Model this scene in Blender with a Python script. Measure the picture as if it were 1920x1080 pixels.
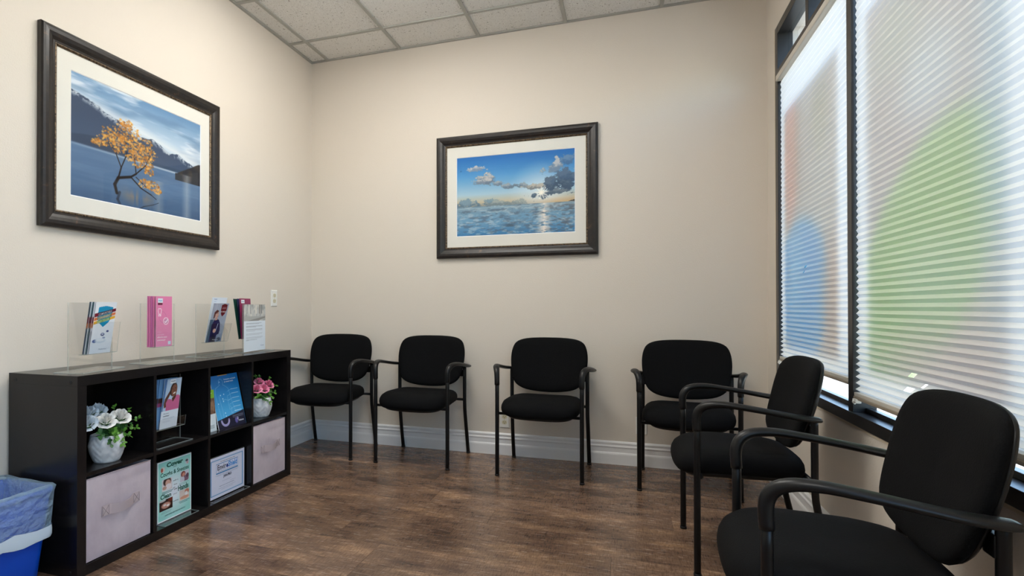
import bpy, bmesh, math, random
import numpy as np
from mathutils import Vector, Matrix

for o in list(bpy.data.objects):
    bpy.data.objects.remove(o)
scene = bpy.context.scene
COL = scene.collection
random.seed(7)
RNG = np.random.default_rng(7)

# ------------------------------------------------------------------ camera
CAM = Vector((2.37524, -4.01529, 1.0347))
YAW, PITCH, ROLL, FPX, SX, SY = -0.33776, 0.0073835, -0.00033879, 1076.207, -161.949, 29.427
cam = bpy.data.cameras.new('camera')
cam_ob = bpy.data.objects.new('camera', cam)
COL.objects.link(cam_ob)
fw = Vector((math.sin(YAW) * math.cos(PITCH), math.cos(YAW) * math.cos(PITCH), math.sin(PITCH)))
rt = Vector((math.cos(YAW), -math.sin(YAW), 0))
up = rt.cross(fw)
r2 = rt * math.cos(ROLL) + up * math.sin(ROLL)
u2 = up * math.cos(ROLL) - rt * math.sin(ROLL)
m = Matrix((r2, u2, -fw)).transposed().to_4x4()
m.translation = CAM
cam_ob.matrix_world = m
cam.sensor_fit = 'HORIZONTAL'
cam.sensor_width = 36.0
cam.lens = 36.0 * FPX / 1920.0
cam.shift_x = -SX / 1920.0
cam.shift_y = SY / 1920.0
cam.clip_start = 0.05
scene.camera = cam_ob

# ------------------------------------------------------------------ sky, exposure
world = bpy.data.worlds.new('sky')
scene.world = world
world.use_nodes = True
wn = world.node_tree
bg = wn.nodes['Background']
sky = wn.nodes.new('ShaderNodeTexSky')
sky.sky_type = 'NISHITA'
sky.sun_disc = False
sky.sun_elevation = math.radians(50)
sky.sun_rotation = math.radians(-70)
sky.air_density = 1.0
sky.dust_density = 2.0
wn.links.new(sky.outputs[0], bg.inputs['Color'])
bg.inputs['Strength'].default_value = SKY_STRENGTH = 0.9

sun = bpy.data.lights.new('sun', 'SUN')          # stands behind the building: lights the ground outside the window
sun.energy = 9.0
sun.angle = math.radians(0.5)
sun.color = (1.0, 0.95, 0.88)
sun_ob = bpy.data.objects.new('sun', sun)
COL.objects.link(sun_ob)
sun_ob.rotation_euler = Vector((math.cos(math.radians(58)) * 0.93, -math.cos(math.radians(58)) * 0.36, -math.sin(math.radians(58)))).to_track_quat('-Z', 'Y').to_euler()

scene.view_settings.view_transform = 'Standard'
scene.view_settings.look = 'None'
scene.view_settings.gamma = 1.0
scene.view_settings.use_curve_mapping = False
scene.view_settings.exposure = 0.56
scene.cycles.transparent_max_bounces = 32
LAMP = 13.5            # emission of the added ceiling light diffusers

# ------------------------------------------------------------------ room numbers
W = 3.19               # right wall
H = 2.99               # ceiling
YB = -6.6              # wall behind the camera


# ------------------------------------------------------------------ helpers: colour and materials
def lin(c):
    c = c / 255.0
    return c / 12.92 if c <= 0.04045 else ((c + 0.055) / 1.055) ** 2.4


def rgb(r, g, b):
    return (lin(r), lin(g), lin(b), 1.0)


MATS = {}


def mat(name, col=(0.8, 0.8, 0.8, 1), rough=0.5, metal=0.0, spec=0.5, coat=0.0, sheen=0.0):
    if name in MATS:
        return MATS[name]
    mt = bpy.data.materials.new(name)
    mt.use_nodes = True
    b = mt.node_tree.nodes['Principled BSDF']
    b.inputs['Base Color'].default_value = col
    b.inputs['Roughness'].default_value = rough
    b.inputs['Metallic'].default_value = metal
    b.inputs['Specular IOR Level'].default_value = spec
    b.inputs['Coat Weight'].default_value = coat
    b.inputs['Sheen Weight'].default_value = sheen
    MATS[name] = mt
    return mt


def nd(mt, kind, **kw):
    n = mt.node_tree.nodes.new(kind)
    for k, v in kw.items():
        if k in n.inputs:
            n.inputs[k].default_value = v
        else:
            setattr(n, k, v)
    return n


def lk(mt, a, b):
    mt.node_tree.links.new(a, b)


def bsdf(mt):
    return mt.node_tree.nodes['Principled BSDF']


def noise_chain(mt, scale, detail=4, rough=0.6, stretch=(1, 1, 1), coord='Object', rand=False):
    tc = nd(mt, 'ShaderNodeTexCoord')
    mp = nd(mt, 'ShaderNodeMapping')
    mp.inputs['Scale'].default_value = stretch
    src = tc.outputs[coord]
    if rand:
        oi = nd(mt, 'ShaderNodeObjectInfo')
        mul = nd(mt, 'ShaderNodeVectorMath', operation='MULTIPLY')
        cmb = nd(mt, 'ShaderNodeCombineXYZ')
        for i in range(3):
            lk(mt, oi.outputs['Random'], cmb.inputs[i])
        lk(mt, cmb.outputs[0], mul.inputs[0])
        mul.inputs[1].default_value = (37.0, 91.0, 53.0)
        add = nd(mt, 'ShaderNodeVectorMath', operation='ADD')
        lk(mt, src, add.inputs[0])
        lk(mt, mul.outputs[0], add.inputs[1])
        src = add.outputs[0]
    lk(mt, src, mp.inputs['Vector'])
    n = nd(mt, 'ShaderNodeTexNoise')
    n.inputs['Scale'].default_value = scale
    n.inputs['Detail'].default_value = detail
    n.inputs['Roughness'].default_value = rough
    lk(mt, mp.outputs[0], n.inputs['Vector'])
    return n


def ramp(mt, src, stops):
    r = nd(mt, 'ShaderNodeValToRGB')
    el = r.color_ramp.elements
    while len(el) < len(stops):
        el.new(0.5)
    for e, (p, c) in zip(el, stops):
        e.position = p
        e.color = c
    lk(mt, src, r.inputs['Fac'])
    return r


def bump(mt, src, strength, dist=0.002):
    b = nd(mt, 'ShaderNodeBump')
    b.inputs['Strength'].default_value = strength
    b.inputs['Distance'].default_value = dist
    lk(mt, src, b.inputs['Height'])
    lk(mt, b.outputs[0], bsdf(mt).inputs['Normal'])
    return b


# wall paint: orange-peel texture
M_WALL = mat('wall_paint', rgb(222, 213, 201), 0.6, spec=0.35)
n = noise_chain(M_WALL, 150, 3, 0.55)
bump(M_WALL, n.outputs['Fac'], 0.22, 0.004)
# white trim paint
M_TRIM = mat('trim_paint', rgb(238, 238, 238), 0.35)
# ceiling tile: fissured mineral fibre
M_TILE = mat('ceiling_tile', rgb(205, 203, 198), 0.9, spec=0.1)
n1 = noise_chain(M_TILE, 95, 3, 0.6, (1, 0.6, 1), rand=True)
r1 = ramp(M_TILE, n1.outputs['Fac'], [(0.30, rgb(150, 145, 138)), (0.37, rgb(238, 237, 234)), (1, rgb(244, 243, 240))])
n2 = noise_chain(M_TILE, 420, 2, 0.5, rand=True)
r2_ = ramp(M_TILE, n2.outputs['Fac'], [(0.36, rgb(196, 192, 186)), (0.47, (1, 1, 1, 1)), (1, (1, 1, 1, 1))])
mx = nd(M_TILE, 'ShaderNodeMix', data_type='RGBA', blend_type='MULTIPLY')
mx.inputs['Factor'].default_value = 0.75
lk(M_TILE, r1.outputs[0], mx.inputs[6])
lk(M_TILE, r2_.outputs[0], mx.inputs[7])
lk(M_TILE, mx.outputs[2], bsdf(M_TILE).inputs['Base Color'])
bump(M_TILE, n1.outputs['Fac'], 0.5, 0.004)
M_GRID = mat('grid_metal', rgb(172, 172, 166), 0.45)
# floor planks: brown laminate with lengthwise grain and cross saw marks
M_PLANK = mat('laminate_plank', rgb(96, 70, 54), 0.33, spec=0.5)
na = noise_chain(M_PLANK, 3.6, 7, 0.62, (1.0, 2.3, 1), rand=True)
ra = ramp(M_PLANK, na.outputs['Fac'], [(0.30, rgb(88, 67, 56)), (0.43, rgb(118, 93, 77)), (0.55, rgb(144, 115, 94)), (0.70, rgb(182, 146, 115))])
nb = noise_chain(M_PLANK, 14, 5, 0.7, (1.0, 9.0, 1), rand=True)
rb = ramp(M_PLANK, nb.outputs['Fac'], [(0.32, rgb(190, 186, 184)), (0.6, (1, 1, 1, 1))])
nc = noise_chain(M_PLANK, 70, 4, 0.7, (3.0, 0.35, 1), rand=True)
rc = ramp(M_PLANK, nc.outputs['Fac'], [(0.34, rgb(150, 142, 138)), (0.54, (1, 1, 1, 1))])
m1 = nd(M_PLANK, 'ShaderNodeMix', data_type='RGBA', blend_type='MULTIPLY')
m1.inputs['Factor'].default_value = 0.8
lk(M_PLANK, ra.outputs[0], m1.inputs[6])
lk(M_PLANK, rb.outputs[0], m1.inputs[7])
m2 = nd(M_PLANK, 'ShaderNodeMix', data_type='RGBA', blend_type='MULTIPLY')
m2.inputs['Factor'].default_value = 0.7
lk(M_PLANK, m1.outputs[2], m2.inputs[6])
lk(M_PLANK, rc.outputs[0], m2.inputs[7])
oi = nd(M_PLANK, 'ShaderNodeObjectInfo')
mr = nd(M_PLANK, 'ShaderNodeMapRange')
mr.inputs['To Min'].default_value = 0.82
mr.inputs['To Max'].default_value = 1.12
lk(M_PLANK, oi.outputs['Random'], mr.inputs['Value'])
hs = nd(M_PLANK, 'ShaderNodeHueSaturation')
lk(M_PLANK, mr.outputs[0], hs.inputs['Value'])
lk(M_PLANK, m2.outputs[2], hs.inputs['Color'])
lk(M_PLANK, hs.outputs[0], bsdf(M_PLANK).inputs['Base Color'])
rr = nd(M_PLANK, 'ShaderNodeMapRange')
rr.inputs['To Min'].default_value = 0.17
rr.inputs['To Max'].default_value = 0.34
lk(M_PLANK, nb.outputs['Fac'], rr.inputs['Value'])
lk(M_PLANK, rr.outputs[0], bsdf(M_PLANK).inputs['Roughness'])
bump(M_PLANK, nc.outputs['Fac'], 0.12, 0.001)
M_SUB = mat('subfloor', rgb(30, 22, 18), 0.8)
# black-brown wood foil of the shelf unit
M_SHELF = mat('black_brown_foil', rgb(26, 23, 23), 0.24, spec=0.38)
n = noise_chain(M_SHELF, 9, 6, 0.7, (14, 14, 1))
r = ramp(M_SHELF, n.outputs['Fac'], [(0.3, rgb(16, 14, 15)), (0.7, rgb(29, 26, 26))])
lk(M_SHELF, r.outputs[0], bsdf(M_SHELF).inputs['Base Color'])
bump(M_SHELF, n.outputs['Fac'], 0.1, 0.001)
# chairs
M_FABRIC = mat('black_upholstery', rgb(7, 8, 10), 0.85, spec=0.15)
n = noise_chain(M_FABRIC, 260, 3, 0.6)
bump(M_FABRIC, n.outputs['Fac'], 0.5, 0.002)
M_TUBE = mat('black_powder_coat', rgb(6, 6, 7), 0.38, spec=0.35)
M_PLASTIC = mat('black_plastic', rgb(9, 10, 12), 0.40, spec=0.4)
# window
M_ALU = mat('dark_aluminium', rgb(34, 33, 33), 0.32, spec=0.5)
M_WHITEPL = mat('white_plastic', rgb(232, 232, 228), 0.35)
M_IVORY = mat('ivory_plastic', rgb(214, 208, 180), 0.4)
M_DARKSLOT = mat('socket_slot', rgb(40, 36, 30), 0.6)
M_RAIL = mat('headrail_white', rgb(206, 200, 188), 0.4)
M_BRAIL = mat('bottom_rail', rgb(150, 138, 122), 0.4)
M_CONC = mat('concrete', rgb(176, 172, 166), 0.9)
n = noise_chain(M_CONC, 30, 4, 0.7)
r = ramp(M_CONC, n.outputs['Fac'], [(0.3, rgb(150, 147, 142)), (0.7, rgb(196, 192, 186))])
lk(M_CONC, r.outputs[0], bsdf(M_CONC).inputs['Base Color'])


def thin_clear(name, tint=(0.96, 0.98, 0.98, 1), refl=0.5, rough=0.02):
    """thin clear sheet: transparent with a fresnel reflection on top"""
    mt = bpy.data.materials.new(name)
    mt.use_nodes = True
    t = mt.node_tree
    t.nodes.remove(t.nodes['Principled BSDF'])
    out = t.nodes['Material Output']
    tr = t.nodes.new('ShaderNodeBsdfTransparent')
    tr.inputs[0].default_value = tint
    gl = t.nodes.new('ShaderNodeBsdfGlossy')
    gl.inputs['Roughness'].default_value = rough
    fr = t.nodes.new('ShaderNodeFresnel')
    fr.inputs['IOR'].default_value = 1.45
    mu = t.nodes.new('ShaderNodeMath')
    mu.operation = 'MULTIPLY'
    mu.inputs[1].default_value = refl
    mix = t.nodes.new('ShaderNodeMixShader')
    ge = t.nodes.new('ShaderNodeNewGeometry')      # reflect on the entry face only
    inv = t.nodes.new('ShaderNodeMath')
    inv.operation = 'SUBTRACT'
    inv.inputs[0].default_value = 1.0
    mu2 = t.nodes.new('ShaderNodeMath')
    mu2.operation = 'MULTIPLY'
    t.links.new(ge.outputs['Backfacing'], inv.inputs[1])
    t.links.new(fr.outputs[0], mu.inputs[0])
    t.links.new(mu.outputs[0], mu2.inputs[0])
    t.links.new(inv.outputs[0], mu2.inputs[1])
    t.links.new(mu2.outputs[0], mix.inputs[0])
    t.links.new(tr.outputs[0], mix.inputs[1])
    t.links.new(gl.outputs[0], mix.inputs[2])
    t.links.new(mix.outputs[0], out.inputs[0])
    return mt


M_GLASS = thin_clear('window_glass', (0.9, 0.95, 0.95, 1), 0.9)
M_PGLASS = thin_clear('picture_glass', (1, 1, 1, 1), 0.5)
M_ACRYL = thin_clear('clear_acrylic', (0.988, 0.99, 0.989, 1), 1.0)


def edge_mat():
    mt = bpy.data.materials.new('acrylic_edge')
    mt.use_nodes = True
    t = mt.node_tree
    b = t.nodes['Principled BSDF']
    b.inputs['Base Color'].default_value = rgb(205, 212, 208)
    b.inputs['Roughness'].default_value = 0.15
    tr = t.nodes.new('ShaderNodeBsdfTransparent')
    tr.inputs[0].default_value = (0.8, 0.85, 0.83, 1)
    mix = t.nodes.new('ShaderNodeMixShader')
    mix.inputs[0].default_value = 0.45
    t.links.new(tr.outputs[0], mix.inputs[1])
    t.links.new(b.outputs[0], mix.inputs[2])
    t.links.new(mix.outputs[0], t.nodes['Material Output'].inputs[0])
    return mt


M_AEDGE = edge_mat()


def shade_mat():
    """pleated shade cloth: half reflects, half lets light through diffusely"""
    mt = bpy.data.materials.new('shade_cloth')
    mt.use_nodes = True
    t = mt.node_tree
    t.nodes.remove(t.nodes['Principled BSDF'])
    d = t.nodes.new('ShaderNodeBsdfDiffuse')
    d.inputs[0].default_value = rgb(232, 230, 224)
    l = t.nodes.new('ShaderNodeBsdfTranslucent')
    l.inputs[0].default_value = rgb(194, 193, 190)
    mix = t.nodes.new('ShaderNodeMixShader')
    mix.inputs[0].default_value = 0.5
    t.links.new(d.outputs[0], mix.inputs[1])
    t.links.new(l.outputs[0], mix.inputs[2])
    t.links.new(mix.outputs[0], t.nodes['Material Output'].inputs[0])
    return mt


M_SHADE = shade_mat()


def vcol_mat(name, rough=0.4, spec=0.4, film=False):
    mt = mat(name, (1, 1, 1, 1), rough, spec=spec)
    a = nd(mt, 'ShaderNodeVertexColor')
    a.layer_name = 'Col'
    if film:
        t = mt.node_tree
        tr = t.nodes.new('ShaderNodeBsdfTransparent')
        t.links.new(a.outputs[0], tr.inputs[0])
        mix = t.nodes.new('ShaderNodeMixShader')
        mix.inputs[0].default_value = 0.12
        t.links.new(tr.outputs[0], mix.inputs[1])
        t.links.new(bsdf(mt).outputs[0], mix.inputs[2])
        t.links.new(mix.outputs[0], t.nodes['Material Output'].inputs[0])
    lk(mt, a.outputs[0], bsdf(mt).inputs['Base Color'])
    return mt


M_PRINT = vcol_mat('printed_paper', 0.38)
M_PHOTO = vcol_mat('photo_print', 0.5, 0.2)
M_FILM = vcol_mat('window_film', 0.4, 0.4, film=True)


# ------------------------------------------------------------------ helpers: objects
class MB:
    """collects shapes that become ONE mesh object"""

    def __init__(self):
        self.v, self.f, self.mi, self.sm = [], [], [], []

    def add(self, vs, fs, mi=0, smooth=False):
        o = len(self.v)
        self.v += [tuple(p) for p in vs]
        for f in fs:
            self.f.append(tuple(i + o for i in f))
            self.mi.append(mi)
            self.sm.append(smooth)
        return self

    def box(self, a, b, mi=0, bev=0.0):
        x0, x1 = sorted((a[0], b[0]))
        y0, y1 = sorted((a[1], b[1]))
        z0, z1 = sorted((a[2], b[2]))
        if bev > 0:
            bm = bmesh.new()
            bmesh.ops.create_cube(bm, size=1)
            for v in bm.verts:
                v.co = Vector(((x0 + x1) / 2 + v.co.x * (x1 - x0), (y0 + y1) / 2 + v.co.y * (y1 - y0), (z0 + z1) / 2 + v.co.z * (z1 - z0)))
            bmesh.ops.bevel(bm, geom=bm.edges[:], offset=bev, segments=2, affect='EDGES', profile=0.6)
            bm.verts.index_update()
            self.add([v.co[:] for v in bm.verts], [[v.index for v in f.verts] for f in bm.faces], mi)
            bm.free()
            return self
        vs = [(x0, y0, z0), (x1, y0, z0), (x1, y1, z0), (x0, y1, z0), (x0, y0, z1), (x1, y0, z1), (x1, y1, z1), (x0, y1, z1)]
        return self.add(vs, [(0, 3, 2, 1), (4, 5, 6, 7), (0, 1, 5, 4), (1, 2, 6, 5), (2, 3, 7, 6), (3, 0, 4, 7)], mi)

    def prism(self, pts, vec, mi=0):
        """closed planar polygon swept along vec"""
        n = len(pts)
        v = Vector(vec)
        vs = [tuple(p) for p in pts] + [tuple(Vector(p) + v) for p in pts]
        fs = [tuple(range(n))[::-1], tuple(range(n, 2 * n))]
        fs += [(i, (i + 1) % n, (i + 1) % n + n, i + n) for i in range(n)]
        return self.add(vs, fs, mi)

    def sweep(self, path, ra, rb=None, lat=(1, 0, 0), seg=12, mi=0, caps=True):
        """tube along path; ra/rb half sizes (lateral, normal), lists or numbers"""
        P = [Vector(p) for p in path]
        n = len(P)
        ra = ra if isinstance(ra, (list, tuple)) else [ra] * n
        rb = ra if rb is None else (rb if isinstance(rb, (list, tuple)) else [rb] * n)
        lat = Vector(lat)
        vs, fs = [], []
        for i in range(n):
            t = (P[min(i + 1, n - 1)] - P[max(i - 1, 0)]).normalized()
            l = lat - t * lat.dot(t)
            if l.length < 1e-4:
                l = Vector((0, 1, 0)) - t * t.y
            l.normalize()
            k = t.cross(l)
            for j in range(seg):
                a = 2 * math.pi * j / seg
                vs.append(tuple(P[i] + l * (ra[i] * math.cos(a)) + k * (rb[i] * math.sin(a))))
        for i in range(n - 1):
            for j in range(seg):
                fs.append((i * seg + j, i * seg + (j + 1) % seg, (i + 1) * seg + (j + 1) % seg, (i + 1) * seg + j))
        self.add(vs, fs, mi, True)
        if caps:
            o = len(self.v) - n * seg
            self.f.append(tuple(o + j for j in range(seg))[::-1])
            self.mi.append(mi); self.sm.append(False)
            self.f.append(tuple(o + (n - 1) * seg + j for j in range(seg)))
            self.mi.append(mi); self.sm.append(False)
        return self

    def rings(self, rings, close_a=True, close_b=True, mi=0, smooth=True):
        """list of equal-length vertex rings, lofted"""
        n = len(rings[0])
        o = len(self.v)
        vs = [p for r in rings for p in r]
        fs = []
        for i in range(len(rings) - 1):
            for j in range(n):
                fs.append((i * n + j, i * n + (j + 1) % n, (i + 1) * n + (j + 1) % n, (i + 1) * n + j))
        if close_a:
            fs.append(tuple(range(n))[::-1])
        if close_b:
            fs.append(tuple((len(rings) - 1) * n + j for j in range(n)))
        return self.add(vs, fs, mi, smooth)

    def build(self, name, mats, parent=None, fix=True):
        me = bpy.data.meshes.new(name)
        me.from_pydata(self.v, [], self.f)
        for mt in (mats if isinstance(mats, (list, tuple)) else [mats]):
            me.materials.append(mt)
        me.polygons.foreach_set('material_index', self.mi)
        me.polygons.foreach_set('use_smooth', self.sm)
        if fix:
            bm = bmesh.new()
            bm.from_mesh(me)
            bmesh.ops.recalc_face_normals(bm, faces=bm.faces)
            bm.to_mesh(me)
            bm.free()
        me.update()
        return link(name, me, parent)


def link(name, me, parent=None):
    o = bpy.data.objects.new(name, me)
    COL.objects.link(o)
    if parent is not None:
        o.parent = parent
        o.matrix_parent_inverse = parent.matrix_basis.inverted()   # vertices stay in world space
    return o


def thing(name, label, cat, loc=(0, 0, 0), rz=0.0, group=None):
    o = bpy.data.objects.new(name, None)
    o.empty_display_size = 0.1
    COL.objects.link(o)
    o.location = loc
    o.rotation_euler = (0, 0, rz)
    return tag(o, label, cat, group)


def tag(o, label, cat, group=None):
    o['label'] = label
    o['category'] = cat
    if group:
        o['group'] = group
    return o


def struct(o):
    o['kind'] = 'structure'
    return o


def local(name, me_or_mb, mats, parent):
    """child whose mesh is written in the parent's own space"""
    o = me_or_mb.build(name, mats, None)
    o.parent = parent
    return o


def copy_tree(o, parent=None):
    c = o.copy()
    COL.objects.link(c)
    c.parent = parent
    for ch in o.children:
        copy_tree(ch, c)
    return c


# ------------------------------------------------------------------ helpers: flat prints
def srgb2lin(a):
    a = np.clip(a, 0, 1)
    return np.where(a <= 0.04045, a / 12.92, ((a + 0.055) / 1.055) ** 2.4)


class Canvas:
    """small painter; u right 0..1, v up 0..1, colours 0..255 sRGB"""

    def __init__(self, nx, ny, bg=(255, 255, 255)):
        self.nx, self.ny = nx, ny
        self.U, self.V = np.meshgrid(np.linspace(0, 1, nx), np.linspace(0, 1, ny))
        self.C = np.ones((ny, nx, 3)) * np.array(bg) / 255.0

    def put(self, mask, col, a=1.0):
        k = (np.clip(mask, 0, 1) * a)[..., None]
        col = np.asarray(col) / 255.0
        self.C = self.C * (1 - k) + col * k
        return self

    def rect(self, u0, v0, u1, v1, col, a=1.0):
        return self.put(((self.U >= u0) & (self.U <= u1) & (self.V >= v0) & (self.V <= v1)).astype(float), col, a)

    def ell(self, cu, cv, ru, rv, col, a=1.0, soft=0.15, rot=0.0):
        du, dv = self.U - cu, self.V - cv
        if rot:
            c, s = math.cos(rot), math.sin(rot)
            du, dv = du * c + dv * s, -du * s + dv * c
        d = np.sqrt((du / ru) ** 2 + (dv / rv) ** 2)
        return self.put((1 - d) / soft + 0.5, col, a)

    def poly(self, pts, col, a=1.0):
        inside = np.zeros_like(self.U, bool)
        n = len(pts)
        for i in range(n):
            x0, y0 = pts[i]
            x1, y1 = pts[(i + 1) % n]
            if y0 == y1:
                continue
            c = ((self.V >= min(y0, y1)) & (self.V < max(y0, y1)))
            xi = x0 + (self.V - y0) * (x1 - x0) / (y1 - y0)
            inside ^= c & (self.U < xi)
        return self.put(inside.astype(float), col, a)

    def line(self, p, q, w, col, a=1.0, asp=1.0):
        px, py, qx, qy = p[0] * asp, p[1], q[0] * asp, q[1]
        dx, dy = qx - px, qy - py
        L = dx * dx + dy * dy + 1e-12
        t = np.clip(((self.U * asp - px) * dx + (self.V - py) * dy) / L, 0, 1)
        d = np.hypot(self.U * asp - px - t * dx, self.V - py - t * dy)
        return self.put((w - d) / (w * 0.6) + 0.3, col, a)

    def fbm(self, sx, sy, oct=5, seed=0, rough=0.55):
        r = np.random.default_rng(seed)
        out = np.zeros_like(self.U)
        amp, tot = 1.0, 0.0
        for k in range(oct):
            gx, gy = int(sx * 2 ** k) + 2, int(sy * 2 ** k) + 2
            g = r.random((gy + 1, gx + 1))
            x = self.U * (gx - 1)
            y = self.V * (gy - 1)
            i, j = x.astype(int), y.astype(int)
            fx, fy = x - i, y - j
            fx = fx * fx * (3 - 2 * fx)
            fy = fy * fy * (3 - 2 * fy)
            out += amp * ((g[j, i] * (1 - fx) + g[j, i + 1] * fx) * (1 - fy) + (g[j + 1, i] * (1 - fx) + g[j + 1, i + 1] * fx) * fy)
            tot += amp
            amp *= rough
        return out / tot

    def vgrad(self, stops):
        v = [s[0] for s in stops]
        c = np.array([s[1] for s in stops], float) / 255.0
        for k in range(3):
            self.C[..., k] = np.interp(self.V, v, c[:, k])
        return self


def sheet(name, canvas, O, U, V, w, h, t, material, parent=None, back=(235, 235, 235), bend=0.0):
    """printed sheet: grid face with the print, thickness t behind it. O = lower left front corner."""
    O, U, V = Vector(O), Vector(U).normalized(), Vector(V).normalized()
    N = U.cross(V)
    nx, ny = canvas.nx, canvas.ny
    uu = (canvas.U * w).ravel()
    vv = (canvas.V * h).ravel()
    off = bend * np.sin(canvas.V.ravel() * math.pi)
    pts = np.array(O)[None] + uu[:, None] * np.array(U) + vv[:, None] * np.array(V) + off[:, None] * np.array(N)
    idx = np.arange(nx * ny).reshape(ny, nx)
    q = np.stack([idx[:-1, :-1], idx[:-1, 1:], idx[1:, 1:], idx[1:, :-1]], -1).reshape(-1, 4)
    # back sheet and rim
    bm_rows = [(0, 0), (1, 0), (1, 1), (0, 1)] if not bend else None
    K = 9
    bp = []
    for k in range(K):
        for s in (0, 1):
            f = k / (K - 1)
            bp.append(np.array(O) + s * w * np.array(U) + f * h * np.array(V) + (bend * math.sin(f * math.pi) - t) * np.array(N))
    fp = []
    for k in range(K):
        for s in (0, 1):
            f = k / (K - 1)
            fp.append(np.array(O) + s * w * np.array(U) + f * h * np.array(V) + (bend * math.sin(f * math.pi) - 1e-5) * np.array(N))
    nb0 = nx * ny
    nf0 = nb0 + 2 * K
    faces = [tuple(int(i) for i in f) for f in q]
    for k in range(K - 1):
        a = nb0 + 2 * k
        faces.append((a, a + 2, a + 3, a + 1))
        for s in (0, 1):
            b0, b1 = nb0 + 2 * k + s, nb0 + 2 * k + 2 + s
            f0, f1 = nf0 + 2 * k + s, nf0 + 2 * k + 2 + s
            faces.append((b0, f0, f1, b1) if s == 0 else (b0, b1, f1, f0))
    faces.append((nb0, nb0 + 1, nf0 + 1, nf0))
    e = 2 * (K - 1)
    faces.append((nb0 + e, nf0 + e, nf0 + e + 1, nb0 + e + 1))
    allp = np.vstack([pts, np.array(bp), np.array(fp)])
    me = bpy.data.meshes.new(name)
    me.from_pydata(allp.tolist(), [], faces)
    me.materials.append(material)
    ca = me.color_attributes.new('Col', 'FLOAT_COLOR', 'POINT')
    col = np.ones((len(allp), 4))
    col[:nb0, :3] = srgb2lin(canvas.C.reshape(-1, 3))
    col[nb0:, :3] = srgb2lin(np.array(back) / 255.0)
    ca.data.foreach_set('color', col.ravel())
    me.update()
    return link(name, me, parent)


INK = {}


def ink(c):
    if c not in INK:
        INK[c] = mat('ink_%d_%d_%d' % c, rgb(*c), 0.45)
    return INK[c]


def lettering(items, O, U, V, parent, lift=0.0006, name='lettering'):
    """items: (string, u, v, width, height, colour[, bold[, slant]]) in metres on the sheet (lower left of each line)"""
    O, U, V = Vector(O), Vector(U).normalized(), Vector(V).normalized()
    N = U.cross(V)
    by = {}
    for it in items:
        s, u, v, w, h, c = it[:6]
        bold = it[6] if len(it) > 6 else 0.0
        rise = it[7] if len(it) > 7 else 0.0
        cu = bpy.data.curves.new('t', 'FONT')
        cu.body = s
        cu.offset = bold
        cu.resolution_u = 3
        ob = bpy.data.objects.new('t', cu)
        COL.objects.link(ob)
        bpy.context.view_layer.update()
        dg = bpy.context.evaluated_depsgraph_get()
        me = bpy.data.meshes.new_from_object(ob.evaluated_get(dg))
        vs = np.array([p.co[:] for p in me.vertices])
        fs = [tuple(p.vertices) for p in me.polygons]
        bpy.data.objects.remove(ob)
        bpy.data.curves.remove(cu)
        bpy.data.meshes.remove(me)
        lo, hi = vs.min(0), vs.max(0)
        P = []
        for p in vs:
            a = u + (p[0] - lo[0]) / (hi[0] - lo[0]) * w
            b = v + (p[1] - lo[1]) / (hi[1] - lo[1]) * h + rise * (a - u)
            P.append(tuple(O + U * a + V * b + N * lift))
        MB().add(P, fs).build(name, ink(c), parent, fix=False)

# ================================================================== THE SETTING
# ---- floor: dark subfloor with laminate planks as children
fl = struct(MB().box((-0.1, YB - 0.1, -0.12), (W + 0.1, 0.1, -0.007)).build('floor', M_SUB))
PW, PL, GAP = 0.195, 1.2, 0.0005


def plank(x0, x1, y0, y1, cache={}):
    w, d = round(x1 - x0, 4), round(y1 - y0, 4)
    if (w, d) not in cache:
        mb = MB()
        a, b, c = w / 2 - GAP, d / 2 - GAP, 0.0003
        lo = [(-a, -b, -0.007), (a, -b, -0.007), (a, b, -0.007), (-a, b, -0.007)]
        mi_ = [(-a, -b, -c), (a, -b, -c), (a, b, -c), (-a, b, -c)]
        t = [(-a + c, -b + c, 0), (a - c, -b + c, 0), (a - c, b - c, 0), (-a + c, b - c, 0)]
        mb.rings([lo, mi_, t], True, True, smooth=False)
        o = mb.build('plank', M_PLANK)
        cache[(w, d)] = o.data
    else:
        o = bpy.data.objects.new('plank', cache[(w, d)])
        COL.objects.link(o)
    o.parent = fl
    o.location = ((x0 + x1) / 2, (y0 + y1) / 2, 0)


known = {2: 1.553, 4: 1.99, 5: 1.375, 6: 1.736, 7: 1.605, 8: 1.11}
edges = [0.0, -0.14]
while edges[-1] > YB:
    edges.append(max(edges[-1] - PW, YB))
offs = [0.31, 0.92, 0.55, 1.07, 0.15, 0.74]
for r in range(len(edges) - 1):
    if edges[r] - edges[r + 1] < 0.02:
        continue
    j = known.get(r, offs[r % 6] + 0.07 * (r % 5))
    xs = [0.0]
    k = j - PL * math.ceil(j / PL)
    while k < W:
        if 0.03 < k < W - 0.03:
            xs.append(k)
        k += PL
    xs.append(W)
    for a, b in zip(xs[:-1], xs[1:]):
        plank(a, b, edges[r + 1], edges[r])

# ---- ceiling: slab with grid bars and tiles
ce = struct(MB().box((-0.1, YB - 0.1, H + 0.02), (W + 0.1, 0.1, H + 0.15)).build('ceiling', M_GRID))
T = 0.6096
gx = [0.153 + T * i for i in range(6) if 0.153 + T * i < W]
gy = [-0.343 - T * i for i in range(12) if -0.343 - T * i > YB]


def ceil_bar(a, b):
    MB().box(a, b, bev=0.0015).build('grid_bar', M_GRID, ce)


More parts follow.
